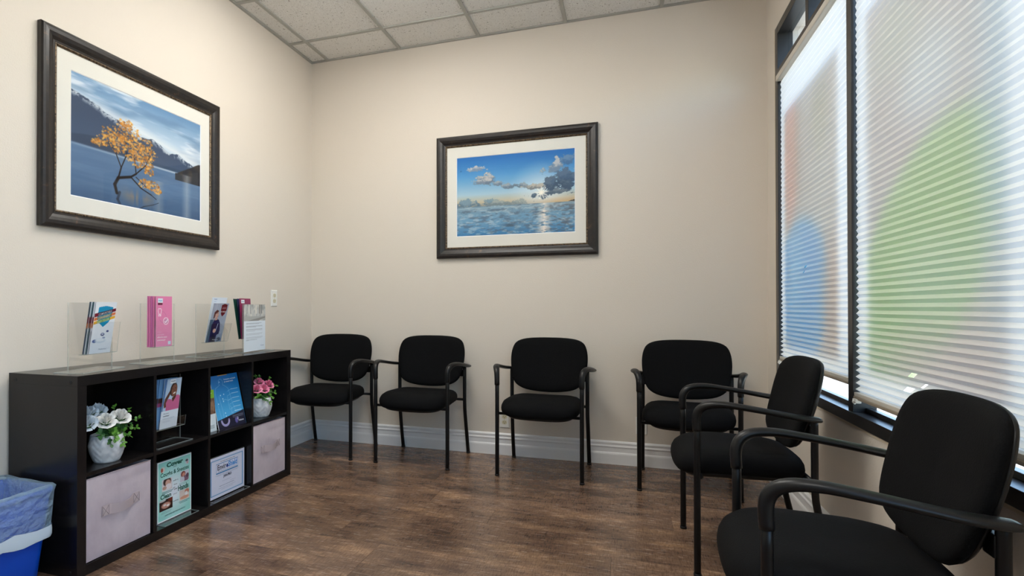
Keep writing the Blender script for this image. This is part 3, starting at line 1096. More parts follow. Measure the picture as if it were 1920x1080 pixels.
def make_chair():
    t = thing('guest_chair', 'x', 'chair')
    # --- seat cushion: outline in plan, rings from the top centre over the edge to the underside
    half = [(0.0, -0.535), (0.12, -0.530), (0.19, -0.510), (0.228, -0.465), (0.240, -0.38), (0.236, -0.27), (0.222, -0.16), (0.195, -0.10), (0.13, -0.072), (0.0, -0.065)]
    out2 = half + [(-x, y) for x, y in half[-2:0:-1]]
    oc = catmull([(x, y, 0) for x, y in out2], 3)
    cy = -0.30

    def seat_ring(s, z):
        r = []
        for p in oc:
            x, y = p.x * s, cy + (p.y - cy) * s
            dip = 0.026 * max(0.0, (-y - 0.36) / 0.175) ** 2 + 0.010 * max(0.0, (y + 0.20) / 0.13)
            cup = -0.010 * math.exp(-((x / 0.14) ** 2 + ((y + 0.25) / 0.13) ** 2))
            r.append((x, y, z - dip + (cup if z > 0.45 else 0)))
        return r

    prof = [(0.02, 0.480), (0.3, 0.480), (0.55, 0.479), (0.75, 0.476), (0.88, 0.468), (0.955, 0.456), (0.99, 0.440), (1.0, 0.424), (0.99, 0.408), (0.96, 0.397), (0.90, 0.391), (0.6, 0.389), (0.02, 0.389)]
    local('seat', MB().rings([seat_ring(s, z) for s, z in prof]), M_FABRIC, t)
    prof = [(0.88, 0.392), (0.89, 0.386), (0.84, 0.374), (0.72, 0.366), (0.02, 0.366)]
    local('seat_pan', MB().rings([seat_ring(s, z) for s, z in prof]), M_PLASTIC, t)
    # --- backrest: shield outline in elevation
    half = [(0.0, 0.836), (0.10, 0.834), (0.175, 0.825), (0.222, 0.803), (0.244, 0.762), (0.252, 0.705), (0.248, 0.640), (0.236, 0.580), (0.214, 0.534), (0.165, 0.502), (0.09, 0.486), (0.0, 0.481)]
    ob = catmull([(x, 0, z) for x, z in half + [(-x, z) for x, z in half[-2:0:-1]]], 3)
    cz = 0.665

    def back_ring(s, d):
        r = []
        for p in ob:
            x, z = p.x * s, cz + (p.z - cz) * s
            y = -0.140 + (z - 0.48) * 0.27 + d - 0.55 * x * x + 0.012 * math.sin((z - 0.48) / 0.36 * math.pi)
            r.append((x, y, z))
        return r

    prof = [(0.02, -0.008), (0.4, -0.007), (0.7, -0.005), (0.86, 0.0), (0.95, 0.006), (0.99, 0.014), (1.0, 0.022), (0.99, 0.029), (0.975, 0.032)]
    local('backrest', MB().rings([back_ring(s, d) for s, d in prof]), M_FABRIC, t)
    prof = [(0.975, 0.0325), (0.978, 0.037), (0.95, 0.043), (0.85, 0.047), (0.5, 0.049), (0.02, 0.049)]
    local('back_shell', MB().rings([back_ring(s, d) for s, d in prof]), M_PLASTIC, t)
    # --- legs
    for s in (-1, 1):
        fl_ = catmull([(s * 0.254, -0.465, 0.006), (s * 0.254, -0.465, 0.25), (s * 0.254, -0.465, 0.582)], 4, False)
        leg = local('front_leg', MB().sweep(fl_, 0.0125), M_TUBE, t)
        local('glide', MB().sweep([(s * 0.254, -0.465, 0.0), (s * 0.254, -0.465, 0.012)], 0.0145), M_PLASTIC, leg)
        rl = catmull([(s * 0.252, 0.0, 0.004), (s * 0.251, -0.036, 0.16), (s * 0.249, -0.064, 0.29), (s * 0.248, -0.072, 0.36), (s * 0.248, -0.073, 0.48), (s * 0.248, -0.073, 0.622)], 5, False)
        leg = local('rear_leg', MB().sweep(rl, 0.0125), M_TUBE, t)
        local('glide', MB().sweep([(s * 0.252, 0.0, 0.0), (s * 0.252, -0.002, 0.012)], 0.0145), M_PLASTIC, leg)
        # --- arm: rises from the front leg, bends back and flattens into a pad that ends on the rear post
        path = [(0.254, -0.465, 0.560), (0.254, -0.467, 0.600), (0.256, -0.463, 0.630), (0.262, -0.446, 0.653), (0.271, -0.414, 0.6655), (0.281, -0.36, 0.668),
                (0.288, -0.29, 0.660), (0.290, -0.22, 0.650), (0.287, -0.15, 0.639), (0.277, -0.10, 0.632), (0.264, -0.066, 0.628)]
        ra = [0.0155, 0.0158, 0.0165, 0.018, 0.0195, 0.020, 0.0205, 0.022, 0.025, 0.0275, 0.024]
        rb = [0.0155, 0.0158, 0.016, 0.0155, 0.014, 0.0125, 0.0115, 0.011, 0.011, 0.0115, 0.010]
        P = catmull(path, 3, False)
        RA = list(np.interp(np.linspace(0, 10, len(P)), range(11), ra))
        RB = list(np.interp(np.linspace(0, 10, len(P)), range(11), rb))
        local('armrest', MB().sweep([(s * p.x, p.y, p.z) for p in P], RA, RB, seg=14), M_PLASTIC, t)
        # --- bracket from post to back shell
        local('back_bracket', MB().box((s * 0.205, -0.088, 0.555), (s * 0.250, -0.066, 0.600), bev=0.004), M_TUBE, t)
    local('front_crossbar', MB().sweep([(-0.254, -0.452, 0.384), (0.254, -0.452, 0.384)], 0.009, lat=(0, 1, 0)), M_TUBE, t)
    local('rear_crossbar', MB().sweep([(-0.248, -0.075, 0.392), (0.248, -0.075, 0.392)], 0.009, lat=(0, 1, 0)), M_TUBE, t)
    for s in (-1, 1):
        local('seat_rail', MB().box((s * 0.150, -0.46, 0.374), (s * 0.170, -0.075, 0.392), bev=0.002), M_TUBE, t)
    return t


def fwd(th, d):
    return Vector((math.sin(th), -math.cos(th), 0)) * d


th_e, th_f = math.radians(-89.2), math.radians(-92.6)
pe = Vector((2.6245, -1.319, 0)) - fwd(th_e, 0.465)
pf = Vector((2.6685, -2.3535, 0)) - fwd(th_f, 0.465)
chairs = [((0.322, -0.040, 0), 0.045, 'black fabric armchair in the far corner, beside the end of the shelf unit'),
          ((1.050, -0.035, 0), -0.030, 'black fabric armchair against the wall, second from the far corner'),
          ((1.884, -0.063, 0), -0.032, 'black fabric armchair below the beach picture, in front of a wall outlet'),
          ((2.717, -0.090, 0), -0.055, 'black fabric armchair against the picture wall nearest the window'),
          (tuple(pe), th_e, 'black fabric armchair under the window, seen from its side'),
          (tuple(pf), th_f, 'nearest black fabric armchair, cut off at the lower right of the photo')]
proto = make_chair()
for k, (loc, th, lab) in enumerate(chairs):
    o = proto if k == 0 else copy_tree(proto)
    o.location = loc
    o.rotation_euler = (0, 0, th)
    tag(o, lab, 'chair', 'black guest chairs around the room')

# ================================================================== SHELF UNIT
KX0, KX1, KY0, KY1, KH = 0.024, 0.397, -2.388, -0.919, 0.774
OT, IT = 0.040, 0.016
cellw = (KY1 - KY0 - 2 * OT - 3 * IT) / 4
cellh = (KH - 2 * OT - IT) / 2
unit = thing('shelf_unit', 'low black-brown shelf unit with eight cubes along the left wall', 'shelf', ((KX0 + KX1) / 2, (KY0 + KY1) / 2, 0))


def board(name, a, b, bev=0.0012):
    return MB().box(a, b, bev=bev).build(name, M_SHELF, unit)


sp = board('side_panel', (KX0, KY0, 0), (KX1, KY0 + OT, KH - OT))
board('side_panel', (KX0, KY1 - OT, 0), (KX1, KY1, KH - OT))
board('top_board', (KX0, KY0, KH - OT), (KX1, KY1, KH))
board('bottom_board', (KX0, KY0 + OT, 0), (KX1, KY1 - OT, OT))
cell_y = []
y = KY0 + OT
for k in range(4):
    cell_y.append((y, y + cellw))
    y += cellw
    if k < 3:
        board('divider', (KX0 + 0.012, y, OT), (KX1 - 0.001, y + IT, KH - OT), 0.0008)
        y += IT
ZS = OT + cellh
for a, b in cell_y:
    board('shelf', (KX0 + 0.012, a, ZS), (KX1 - 0.002, b, ZS + IT), 0.0008)
board('back_panel', (KX0, KY0 + OT, OT), (KX0 + 0.011, KY1 - OT, KH - OT), 0)
for (x, z) in ((0.062, 0.748), (0.362, 0.748), (0.362, 0.022), (0.062, 0.022)):
    MB().sweep([(x, KY0 - 0.0012, z), (x, KY0 + 0.002, z)], 0.006, lat=(1, 0, 0)).build('screw_cap', M_PLASTIC, sp)
ZT = ZS + IT            # top of the middle shelves
C1, C2, C3, C4 = cell_y

# ---- fabric drawers
M_BIN = mat('lavender_grey_fabric', rgb(198, 184, 190), 0.85, spec=0.2)
n = noise_chain(M_BIN, 6, 5, 0.6, (1, 1.4, 1))
r = ramp(M_BIN, n.outputs['Fac'], [(0.3, rgb(184, 170, 178)), (0.7, rgb(208, 195, 200))])
lk(M_BIN, r.outputs[0], bsdf(M_BIN).inputs['Base Color'])
n2 = noise_chain(M_BIN, 300, 2, 0.5)
bump(M_BIN, n2.outputs['Fac'], 0.2, 0.001)
M_STRAP = mat('strap_fabric', rgb(190, 174, 176), 0.85, spec=0.2)


def fabric_drawer(cell, label, seed):
    a, b = cell[0] + 0.006, cell[1] - 0.010
    z0, z1 = OT + 0.003, OT + cellh - 0.014
    x0, x1 = 0.07, 0.388
    t = thing('fabric_drawer', label, 'storage bin', ((x0 + x1) / 2, (a + b) / 2, z0), 0, 'fabric storage drawers in the shelf unit')
    rs = random.Random(seed)
    # front panel as a soft grid
    N = 24
    vs, fs = [], []
    for i in range(N + 1):
        for j in range(N + 1):
            u, v = i / N, j / N
            y, z = a + (b - a) * u, z0 + (z1 - z0) * v
            pillow = 0.006 * (math.sin(math.pi * u) * math.sin(math.pi * v)) ** 0.5
            dent = -0.010 * math.exp(-(((u - 0.5) / 0.20) ** 2 + ((v - 0.48) / 0.22) ** 2))
            wr_ = 0.0016 * math.sin(9 * v + 3 * u + seed) * math.sin(math.pi * u)
            fold = -0.003 * math.exp(-((v - 0.80 - 0.06 * u) / 0.035) ** 2) * u
            vs.append((x1 + (pillow + dent + wr_ + fold) * (0 if i in (0, N) or j in (0, N) else 1), y, z))
    for i in range(N):
        for j in range(N):
            p = i * (N + 1) + j
            fs.append((p, p + N + 1, p + N + 2, p + 1))
    mb = MB().add(vs, fs, 0, True)
    mb.box((x0, a, z0), (x1 - 0.003, a + 0.004, z1))
    mb.box((x0, b - 0.004, z0), (x1 - 0.003, b, z1))
    mb.box((x0, a + 0.004, z0), (x0 + 0.004, b - 0.004, z1))
    mb.box((x0 + 0.004, a + 0.004, z0), (x1 - 0.003, b - 0.004, z0 + 0.004))
    mb.box((x1 - 0.006, a + 0.004, z0), (x1 - 0.003, b - 0.004, z1))
    mb.build('box', M_BIN, t, fix=False)
    rim = MB()
    rim.sweep([(x1, a, z1 - 0.001), (x1, b, z1 - 0.001)], 0.0022, lat=(1, 0, 0), seg=8)
    rim.sweep([(x1, a, z0 + 0.002), (x1, a, z1)], 0.0015, lat=(1, 0, 0), seg=8)
    rim.build('top_seam', M_STRAP, t)
    # strap handle, bowed out in the middle and sagging
    yc, zc = (a + b) / 2, z0 + (z1 - z0) * 0.565
    hw = 0.093
    vs, fs = [], []
    K = 18
    for k in range(K + 1):
        f = -1 + 2 * k / K
        y = yc + hw * f
        e = max(0.0, 1 - (f / 0.62) ** 2)
        bow = 0.003 + 0.020 * e
        zz = zc + 0.004 * f - 0.006 * e
        for (dx, dz) in ((0, -0.021), (0.0018, -0.021), (0.0018, 0.021), (0, 0.021)):
            vs.append((x1 + bow + dx + 0.003 * (1 - e) + (0.0 if dz < 0 else 0.004 * e), y, zz + dz * (1 - 0.12 * e)))
    for k in range(K):
        for q in range(4):
            fs.append((4 * k + q, 4 * k + (q + 1) % 4, 4 * k + 4 + (q + 1) % 4, 4 * k + 4 + q))
    fs += [(0, 1, 2, 3), (4 * K, 4 * K + 3, 4 * K + 2, 4 * K + 1)]
    h = MB().add(vs, fs).build('handle', M_STRAP, t)
    st = MB()
    for f in (-0.97, -0.66, 0.66, 0.97):
        y = yc + hw * f
        st.sweep([(x1 + 0.0086, y, zc - 0.019 + 0.004 * f), (x1 + 0.0086, y, zc + 0.019 + 0.004 * f)], 0.0007, seg=6)
    for f in (-1, 1):
        st.sweep([(x1 + 0.0086, yc + hw * f * 0.97, zc - 0.018 + 0.004 * f), (x1 + 0.0086, yc + hw * f * 0.68, zc + 0.018 + 0.004 * f)], 0.0007, seg=6)
        st.sweep([(x1 + 0.0086, yc + hw * f * 0.97, zc + 0.018 + 0.004 * f), (x1 + 0.0086, yc + hw * f * 0.68, zc - 0.018 + 0.004 * f)], 0.0007, seg=6)
    st.build('stitching', mat('stitch_thread', rgb(150, 136, 138), 0.9), h)['kind'] = 'stuff'


fabric_drawer(C1, 'lavender grey fabric drawer at the near end of the shelf unit', 1)
fabric_drawer(C4, 'lavender grey fabric drawer at the far end of the shelf unit', 2)

# ================================================================== FLOWER POTS
M_POT = mat('grey_white_ceramic', rgb(214, 216, 220), 0.6)
n = noise_chain(M_POT, 40, 4, 0.6)
r = ramp(M_POT, n.outputs['Fac'], [(0.35, rgb(196, 199, 204)), (0.65, rgb(224, 225, 227))])
lk(M_POT, r.outputs[0], bsdf(M_POT).inputs['Base Color'])
M_SOIL = mat('moss', rgb(52, 66, 30), 0.9)
M_LEAF = mat('green_leaf', rgb(86, 138, 46), 0.5)
M_LEAF2 = mat('dark_green_leaf', rgb(44, 92, 42), 0.5)
M_STEM = mat('green_stem', rgb(66, 104, 44), 0.6)
for m_ in (M_LEAF, M_LEAF2):
    n = noise_chain(m_, 60, 3, 0.6)
    base = m_.node_tree.nodes['Principled BSDF'].inputs['Base Color'].default_value[:]
    r = ramp(m_, n.outputs['Fac'], [(0.3, tuple(x * 0.75 for x in base[:3]) + (1,)), (0.7, tuple(min(1, x * 1.35) for x in base[:3]) + (1,))])
    lk(m_, r.outputs[0], bsdf(m_).inputs['Base Color'])


def petal_mat(name, c1, c2):
    mt = mat(name, rgb(*c1), 0.6, spec=0.2)
    b = bsdf(mt)
    b.inputs['Subsurface Weight'].default_value = 0.0
    n_ = noise_chain(mt, 40, 3, 0.6)
    r_ = ramp(mt, n_.outputs['Fac'], [(0.35, rgb(*c1)), (0.65, rgb(*c2))])
    lk(mt, r_.outputs[0], b.inputs['Base Color'])
    return mt


M_WPETAL = petal_mat('white_petal', (226, 226, 224), (242, 240, 234))
M_BPETAL = petal_mat('blue_white_petal', (200, 212, 222), (226, 233, 238))
M_PPETAL = petal_mat('pink_petal', (226, 120, 158), (242, 160, 188))


def rose_mb(cen, axis, R, rs, ruffle=0.0):
    """cupped petals in four whorls round a tight bud"""
    mb = MB()
    axis = Vector(axis).normalized()
    a = axis.orthogonal().normalized()
    b = axis.cross(a)
    cen = Vector(cen)
    for (count, r0, hgt, flare, wid) in ((3, 0.12, 1.0, 0.0, 0.95), (4, 0.28, 0.96, 0.05, 0.75), (5, 0.46, 0.82, 0.14, 0.62), (6, 0.66, 0.55, 0.35, 0.58), (7, 0.84, 0.2, 0.6, 0.55)):
        ph = rs.random() * 6
        for k in range(count):
            an = ph + 2 * math.pi * k / count + rs.uniform(-.12, .12)
            g = []
            for i in range(5):
                v = i / 4
                for j in range(5):
                    u = -1 + 2 * j / 4
                    half = wid * (0.45 + 0.75 * v - 0.45 * v ** 3)
                    ang = an + u * half * 1.1
                    rad = R * (r0 * (0.35 + 0.65 * v ** 0.7) + flare * 0.55 * v ** 2.2 - 0.05 * abs(u) * v)
                    h = R * (-0.35 + (hgt + 0.35) * (v ** 0.8) - 0.16 * u * u * v - flare * 0.22 * v ** 4)
                    h += R * ruffle * math.sin(7 * u + k * 2 + i) * v
                    g.append(cen + (a * math.cos(ang) + b * math.sin(ang)) * rad + axis * h)
            fs = []
            for i in range(4):
                for j in range(4):
                    p = i * 5 + j
                    fs.append((p, p + 1, p + 6, p + 5))
            mb.add(g, fs, 0, True)
    return mb


def leaf(mb, base, d, nrm, L, wd, mi=0):
    d, nrm = Vector(d).normalized(), Vector(nrm)
    side = d.cross(nrm)
    if side.length < 1e-3:
        side = d.orthogonal()
    side.normalize()
    nn = side.cross(d).normalized()
    base = Vector(base)
    pts = []
    for f, w_, z in ((0, 0.08, 0), (0.3, 0.85, 0.03), (0.6, 1.0, 0.05), (0.85, 0.6, 0.02), (1.0, 0.0, -0.03)):
        c_ = base + d * (L * f) + nn * (L * z)
        pts += [c_ - side * (wd * w_) + nn * (0.12 * wd * w_), c_, c_ + side * (wd * w_) + nn * (0.12 * wd * w_)]
    fs = []
    for i in range(4):
        for j in range(2):
            p = i * 3 + j
            fs.append((p, p + 1, p + 4, p + 3))
    mb.add(pts, fs, mi, True)


def sprig(t, base, tip, n_, L, rs, m_=None, name='leaf_sprig'):
    base, tip = Vector(base), Vector(tip)
    mid = (base + tip) / 2 + Vector((0, 0, 0.02))
    P = catmull([base, mid, tip], 6, False)
    mb = MB()
    mb.sweep(P, 0.0011, seg=5, mi=1)
    for k in range(n_):
        f = 0.25 + 0.75 * k / (n_ - 1)
        q = P[min(int(f * (len(P) - 1)), len(P) - 1)]
        ax = (tip - base).normalized()
        for s in (-1, 1):
            side = ax.orthogonal()
            side.rotate(Matrix.Rotation(rs.random() * 6.28, 3, ax))
            d = (side + ax * 0.6)
            leaf(mb, q, d, Vector((0.5, -0.5, 1)), L * rs.uniform(0.75, 1.15), L * 0.33)
    leaf(mb, tip, tip - mid, Vector((0, 0, 1)), L, L * 0.33)
    mb.build(name, [m_ or M_LEAF, M_STEM], t, fix=False)


def pot(t, cx, cy, z0, R, Hh):
    """round-bellied pot with a woven chevron relief"""
    NS, NR = 96, 26
    prof = lambda f: (0.70 + 0.30 * math.sin(min(1.0, f * 1.55) * math.pi / 2) - 0.10 * max(0, f - 0.62) / 0.38) if f > 0.03 else 0.66
    rings = []
    for i in range(NR + 1):
        f = i / NR
        ring = []
        for j in range(NS):
            a = 2 * math.pi * j / NS
            rad = R * prof(f)
            if 0.06 < f < 0.94:
                tri = abs(((j / NS * 12) % 2) - 1)            # zigzag around the pot
                s = (f * 4.2 + (tri if int(j / NS * 12) % 2 else tri) * 1.3) % 1.0
                rad += R * (0.035 * min(1, min(s, 1 - s) * 4) - 0.02)
            ring.append((cx + rad * math.cos(a), cy + rad * math.sin(a), z0 + Hh * f))
        rings.append(ring)
    for k, (s, f) in enumerate(((0.93, 1.0), (0.90, 0.97), (0.90, 0.80), (0.5, 0.80), (0.02, 0.80))):
        rings.append([(cx + R * prof(1) * s * math.cos(2 * math.pi * j / NS), cy + R * prof(1) * s * math.sin(2 * math.pi * j / NS), z0 + Hh * f) for j in range(NS)])
    MB().rings(rings).build('pot', M_POT, t)
    MB().rings([[(cx + R * 0.78 * s * math.cos(2 * math.pi * j / 24), cy + R * 0.78 * s * math.sin(2 * math.pi * j / 24), z0 + Hh * h) for j in range(24)] for s, h in ((1, 0.82), (0.9, 0.90), (0.5, 0.95), (0.05, 0.96))]).build('moss', M_SOIL, t)


def flower_pot(cx, cy, R, Hh, blooms, sprigs, label, seed):
    rs = random.Random(seed)
    z0 = ZT
    t = thing('potted_roses', label, 'flower pot', (cx, cy, z0), 0, 'potted artificial roses in the shelf unit')
    pot(t, cx, cy, z0, R, Hh)
    top = Vector((cx, cy, z0 + Hh * 0.9))
    for (dx, dy, dz, r_, m_, ruf) in blooms:
        cen = Vector((cx + dx, cy + dy, z0 + dz))
        ax = (cen - Vector((cx - 0.01, cy, z0 + Hh * 0.2))).normalized() * 0.6 + Vector((0.42, -0.30, 0.35))
        rb_ = rose_mb(cen, ax, r_, rs, ruf).build('rose', m_, t, fix=False)
        sub = MB()
        sub.sweep(catmull([top, (top + cen) / 2 + Vector((0, 0, 0.008)), cen - ax.normalized() * r_ * 0.3], 4, False), 0.0018, seg=6)
        sub.build('stem', M_STEM, rb_)
        cal = MB()
        for k in range(5):
            a = k * 1.257
            o1 = ax.normalized().orthogonal()
            o1.rotate(Matrix.Rotation(a, 3, ax.normalized()))
            leaf(cal, cen - ax.normalized() * r_ * 0.38, o1 + ax.normalized() * 0.4, ax, r_ * 0.9, r_ * 0.22)
        cal.build('sepals', M_LEAF2, rb_, fix=False)
    for (dx, dy, dz, n_, L, m_) in sprigs:
        sprig(t, top + Vector((dx, dy, 0)) * 0.25, Vector((cx + dx, cy + dy, z0 + dz)), n_, L, rs, m_)


flower_pot(0.315, -2.184, 0.068, 0.112,
           [(0.035, -0.035, 0.175, 0.036, M_WPETAL, 0.0), (0.03, 0.042, 0.178, 0.038, M_WPETAL, 0.0), (0.0, -0.092, 0.172, 0.036, M_BPETAL, 0.03),
            (-0.035, -0.055, 0.205, 0.034, M_BPETAL, 0.10), (-0.045, -0.005, 0.208, 0.034, M_BPETAL, 0.10), (-0.03, 0.085, 0.168, 0.028, M_BPETAL, 0.05)],
           [(0.02, 0.150, 0.150, 7, 0.017, M_LEAF), (0.03, 0.125, 0.115, 6, 0.017, M_LEAF), (0.0, 0.115, 0.195, 6, 0.016, M_LEAF), (-0.02, 0.06, 0.215, 6, 0.015, M_LEAF),
            (0.065, 0.05, 0.10, 6, 0.020, M_LEAF), (0.07, -0.02, 0.105, 7, 0.022, M_LEAF), (0.07, 0.015, 0.075, 7, 0.021, M_LEAF), (0.075, -0.045, 0.085, 6, 0.02, M_LEAF2),
            (0.05, -0.075, 0.125, 6, 0.024, M_LEAF2), (0.05, 0.02, 0.14, 6, 0.020, M_LEAF2), (0.05, -0.01, 0.125, 6, 0.022, M_LEAF), (0.045, 0.085, 0.125, 6, 0.019, M_LEAF), (0.04, 0.075, 0.145, 6, 0.018, M_LEAF2)],
           'white roses with green sprigs in a grey pot, near end of the shelf unit', 3)
flower_pot(0.325, -1.133, 0.068, 0.112,
           [(0.02, -0.060, 0.170, 0.030, M_PPETAL, 0.0), (0.035, -0.015, 0.165, 0.031, M_PPETAL, 0.0), (0.0, -0.01, 0.203, 0.028, M_PPETAL, 0.0), (0.02, 0.055, 0.180, 0.031, M_PPETAL, 0.0)],
           [(0.02, 0.125, 0.165, 7, 0.017, M_LEAF), (0.0, 0.09, 0.215, 6, 0.015, M_LEAF), (-0.01, -0.03, 0.238, 6, 0.015, M_LEAF), (-0.02, 0.02, 0.230, 5, 0.014, M_LEAF),
            (0.06, 0.03, 0.115, 6, 0.020, M_LEAF), (0.065, -0.045, 0.110, 6, 0.020, M_LEAF2), (0.07, -0.01, 0.085, 6, 0.020, M_LEAF), (0.045, 0.085, 0.130, 6, 0.018, M_LEAF),
            (0.045, -0.085, 0.13, 6, 0.020, M_LEAF), (0.05, 0.03, 0.14, 6, 0.018, M_LEAF2), (-0.02, -0.10, 0.18, 6, 0.016, M_LEAF2)],
           'pink roses with green sprigs in a grey pot, far end of the shelf unit', 4)


# ================================================================== CLEAR HOLDERS, LEAFLETS AND SIGNS
def plate(mb, O, A, B, Cv, w, h, t):
    """thin clear plate: w along A, h along B, thickness t along Cv; narrow sides get the edge material"""
    O, A, B, Cv = Vector(O), Vector(A), Vector(B), Vector(Cv)
    p = [O + A * (w * i) + B * (h * j) + Cv * (t * k) for k in (0, 1) for j in (0, 1) for i in (0, 1)]
    mb.add(p, [(0, 2, 3, 1), (4, 5, 7, 6)], 0)
    mb.add(p, [(0, 1, 5, 4), (2, 6, 7, 3), (0, 4, 6, 2), (1, 3, 7, 5)], 1)


def holder(P0, U, w, h, label, pocket=None, base=(-0.065, 0.065), group='clear acrylic leaflet holders'):
    """T-shaped sign holder; pocket = (u0, u1, v0, v1, depth) in front of the panel"""
    U = Vector(U).normalized()
    V = Vector((0, 0, 1))
    N = U.cross(V)
    P0 = Vector(P0) + Vector((0, 0, 0.0008))
    t = thing('acrylic_holder', label, 'holder', P0 + U * w / 2, 0, group)
    for d in (-0.0045, 0.0):
        mb = MB()
        plate(mb, P0 + N * d + V * 0.0035, U, V, N, w, h - 0.0035, 0.0022)
        mb.build('panel', [M_ACRYL, M_AEDGE], t)
    mb = MB()
    plate(mb, P0 + N * base[0], U, N, V, w, base[1] - base[0], 0.003)
    mb.build('base_plate', [M_ACRYL, M_AEDGE], t)
    if pocket:
        u0, u1, v0, v1, dp, ln = pocket
        lean = (V * (v1 - v0) + N * ln).normalized()
        L = math.hypot(v1 - v0, ln)
        mb = MB()
        plate(mb, P0 + U * u0 + V * v0 + N * dp, U, lean, N, u1 - u0, L, 0.0018)
        plate(mb, P0 + U * u0 + V * v0 + N * 0.0025, U, N, V, u1 - u0, dp - 0.0025, 0.0018)
        mb.build('pocket', [M_ACRYL, M_AEDGE], t)
    return t, U, V, N, P0


def leaflet(cv, P0, U, V, N, u, v, n_, w, h, lean, label, words=None, t=0.0016, name='leaflet', group=None, back=(240, 240, 240)):
    O = P0 + U * u + V * v + N * n_
    VV = (V * h + N * lean).normalized()
    o = sheet(name, cv, O, U, VV, w, h, t, M_PRINT, None, back=back)
    tag(o, label, 'leaflet', group)
    if words:
        lettering(words, O, U, VV, o)
    return o


def plain(col, nx=6, ny=10):
    return Canvas(nx, ny, col)


ZK = KH
# ---- holder 1: comfort leaflets with a blue shield
d1 = (-0.051, 0.254, 0)
t, U, V, N, P = holder((0.282, -2.335, ZK), d1, 0.255, 0.282, 'clear upright holder with blue-shield leaflets, nearest on the shelf unit', (0.052, 0.245, 0.068, 0.20, 0.030, 0.016))
stack = [((78, 92, 104), 'grey-blue leaflet rearmost in the nearest holder', 0.066), ((206, 212, 222), 'pale leaflet second from the back in the nearest holder', 0.070),
         ((70, 96, 104), 'dark teal leaflet in the middle of the nearest holder', 0.074), ((214, 216, 226), 'white leaflet second from the front in the nearest holder', 0.078)]
for k, (c_, lab, u_) in enumerate(stack):
    cv = plain(c_, 20, 34)
    cv.rect(0, 0.60, 1, 0.70, (120, 30, 46)).rect(0, 0.51, 1, 0.58, (196, 110, 60))
    cv.put((cv.V < 0.45).astype(float) * cv.fbm(6, 6, 3, k), (70, 74, 92), 0.6)
    leaflet(cv, P, U, V, N, u_, 0.0705, 0.0085 + 0.004 * k, 0.126, 0.217, 0.034, lab, group='leaflets in the nearest holder', back=c_)
cv = Canvas(90, 150, (236, 240, 246))
cv.put(np.clip(1 - cv.V * 1.4, 0, 1), (214, 226, 240), 0.8)
cv.poly([(0.16, 0.90), (0.50, 0.925), (0.84, 0.90), (0.84, 0.72), (0.70, 0.60), (0.46, 0.51), (0.24, 0.60), (0.13, 0.70)], (20, 150, 196))
cv.poly([(0.0, 0.70), (1.0, 0.82), (1.0, 0.88), (0.0, 0.775)], (124, 26, 48))
cv.poly([(0.16, 0.72), (0.84, 0.80), (0.84, 0.862), (0.16, 0.792)], (54, 34, 58))
cv.poly([(0.0, 0.63), (1.0, 0.75), (1.0, 0.805), (0.0, 0.69)], (224, 122, 70))
cv.poly([(0.14, 0.65), (0.80, 0.728), (0.80, 0.782), (0.14, 0.706)], (86, 122, 98))
cv.poly([(0.0, 0.56), (1.0, 0.68), (1.0, 0.735), (0.0, 0.62)], (240, 182, 52))
cv.poly([(0.15, 0.58), (0.76, 0.652), (0.76, 0.708), (0.15, 0.636)], (92, 152, 84))
for (u_, v_, ru, rv, col_) in ((0.50, 0.365, 0.09, 0.030, (34, 50, 110)), (0.72, 0.425, 0.06, 0.020, (44, 60, 120)), (0.58, 0.30, 0.07, 0.018, (120, 140, 180)), (0.16, 0.24, 0.10, 0.032, (54, 76, 140)), (0.42, 0.245, 0.26, 0.045, (196, 212, 228)), (0.42, 0.255, 0.20, 0.028, (226, 234, 242))):
    cv.ell(u_, v_, ru, rv, col_, 0.9, 0.4)
cv.ell(0.50, 0.372, 0.05, 0.012, (230, 236, 244), 0.9, 0.4)
leaflet(cv, P, U, V, N, 0.082, 0.0705, 0.0255, 0.126, 0.217, 0.034, 'white leaflet with blue shield and three coloured bands, front of nearest holder',
        [('COMFORTABLE', 0.022, 0.1585, 0.078, 0.0095, (206, 200, 206), 0.01, 0.2), ('CONVENIENT', 0.021, 0.1430, 0.074, 0.0095, (226, 214, 186), 0.01, 0.2), ('EASY-TO-USE', 0.021, 0.1270, 0.068, 0.0095, (226, 226, 176), 0.01, 0.2),
         ('ProSomnus', 0.052, 0.014, 0.046, 0.006, (90, 116, 150))], group='leaflets in the nearest holder')

# ---- holder 2: pink leaflets
t, U, V, N, P = holder((0.252, -1.948, ZK), (-0.005, 0.213, 0), 0.215, 0.282, 'clear upright holder with pink leaflets, second along the shelf unit', (0.050, 0.178, 0.074, 0.202, 0.032, 0.0))
for k, u_ in enumerate((0.036, 0.043, 0.050, 0.057)):
    c_ = [(204, 112, 158), (214, 124, 166), (196, 106, 160), (206, 116, 156)][k]
    leaflet(plain(c_), P, U, V, N, u_, 0.076, 0.0045 + 0.004 * k, 0.104, 0.24, 0.001, 'pink leaflet number %s from the back in the second holder' % ('one', 'two', 'three', 'four')[k] if False else
            ['rearmost pink leaflet in the second holder', 'second pink leaflet from the back in the second holder', 'third pink leaflet from the back in the second holder', 'pink leaflet just behind the front one in the second holder'][k],
            group='pink leaflets in the second holder', back=c_)
cv = Canvas(90, 200, (226, 128, 172))
cv.put(np.clip(1.1 - cv.V * 1.5, 0, 1), (230, 150, 188), 0.7)
cv.rect(0.12, 0.87, 0.42, 0.955, (232, 242, 248)).rect(0.12, 0.825, 0.40, 0.868, (104, 18, 52))
W_ = (252, 240, 246)
A_ = 0.43
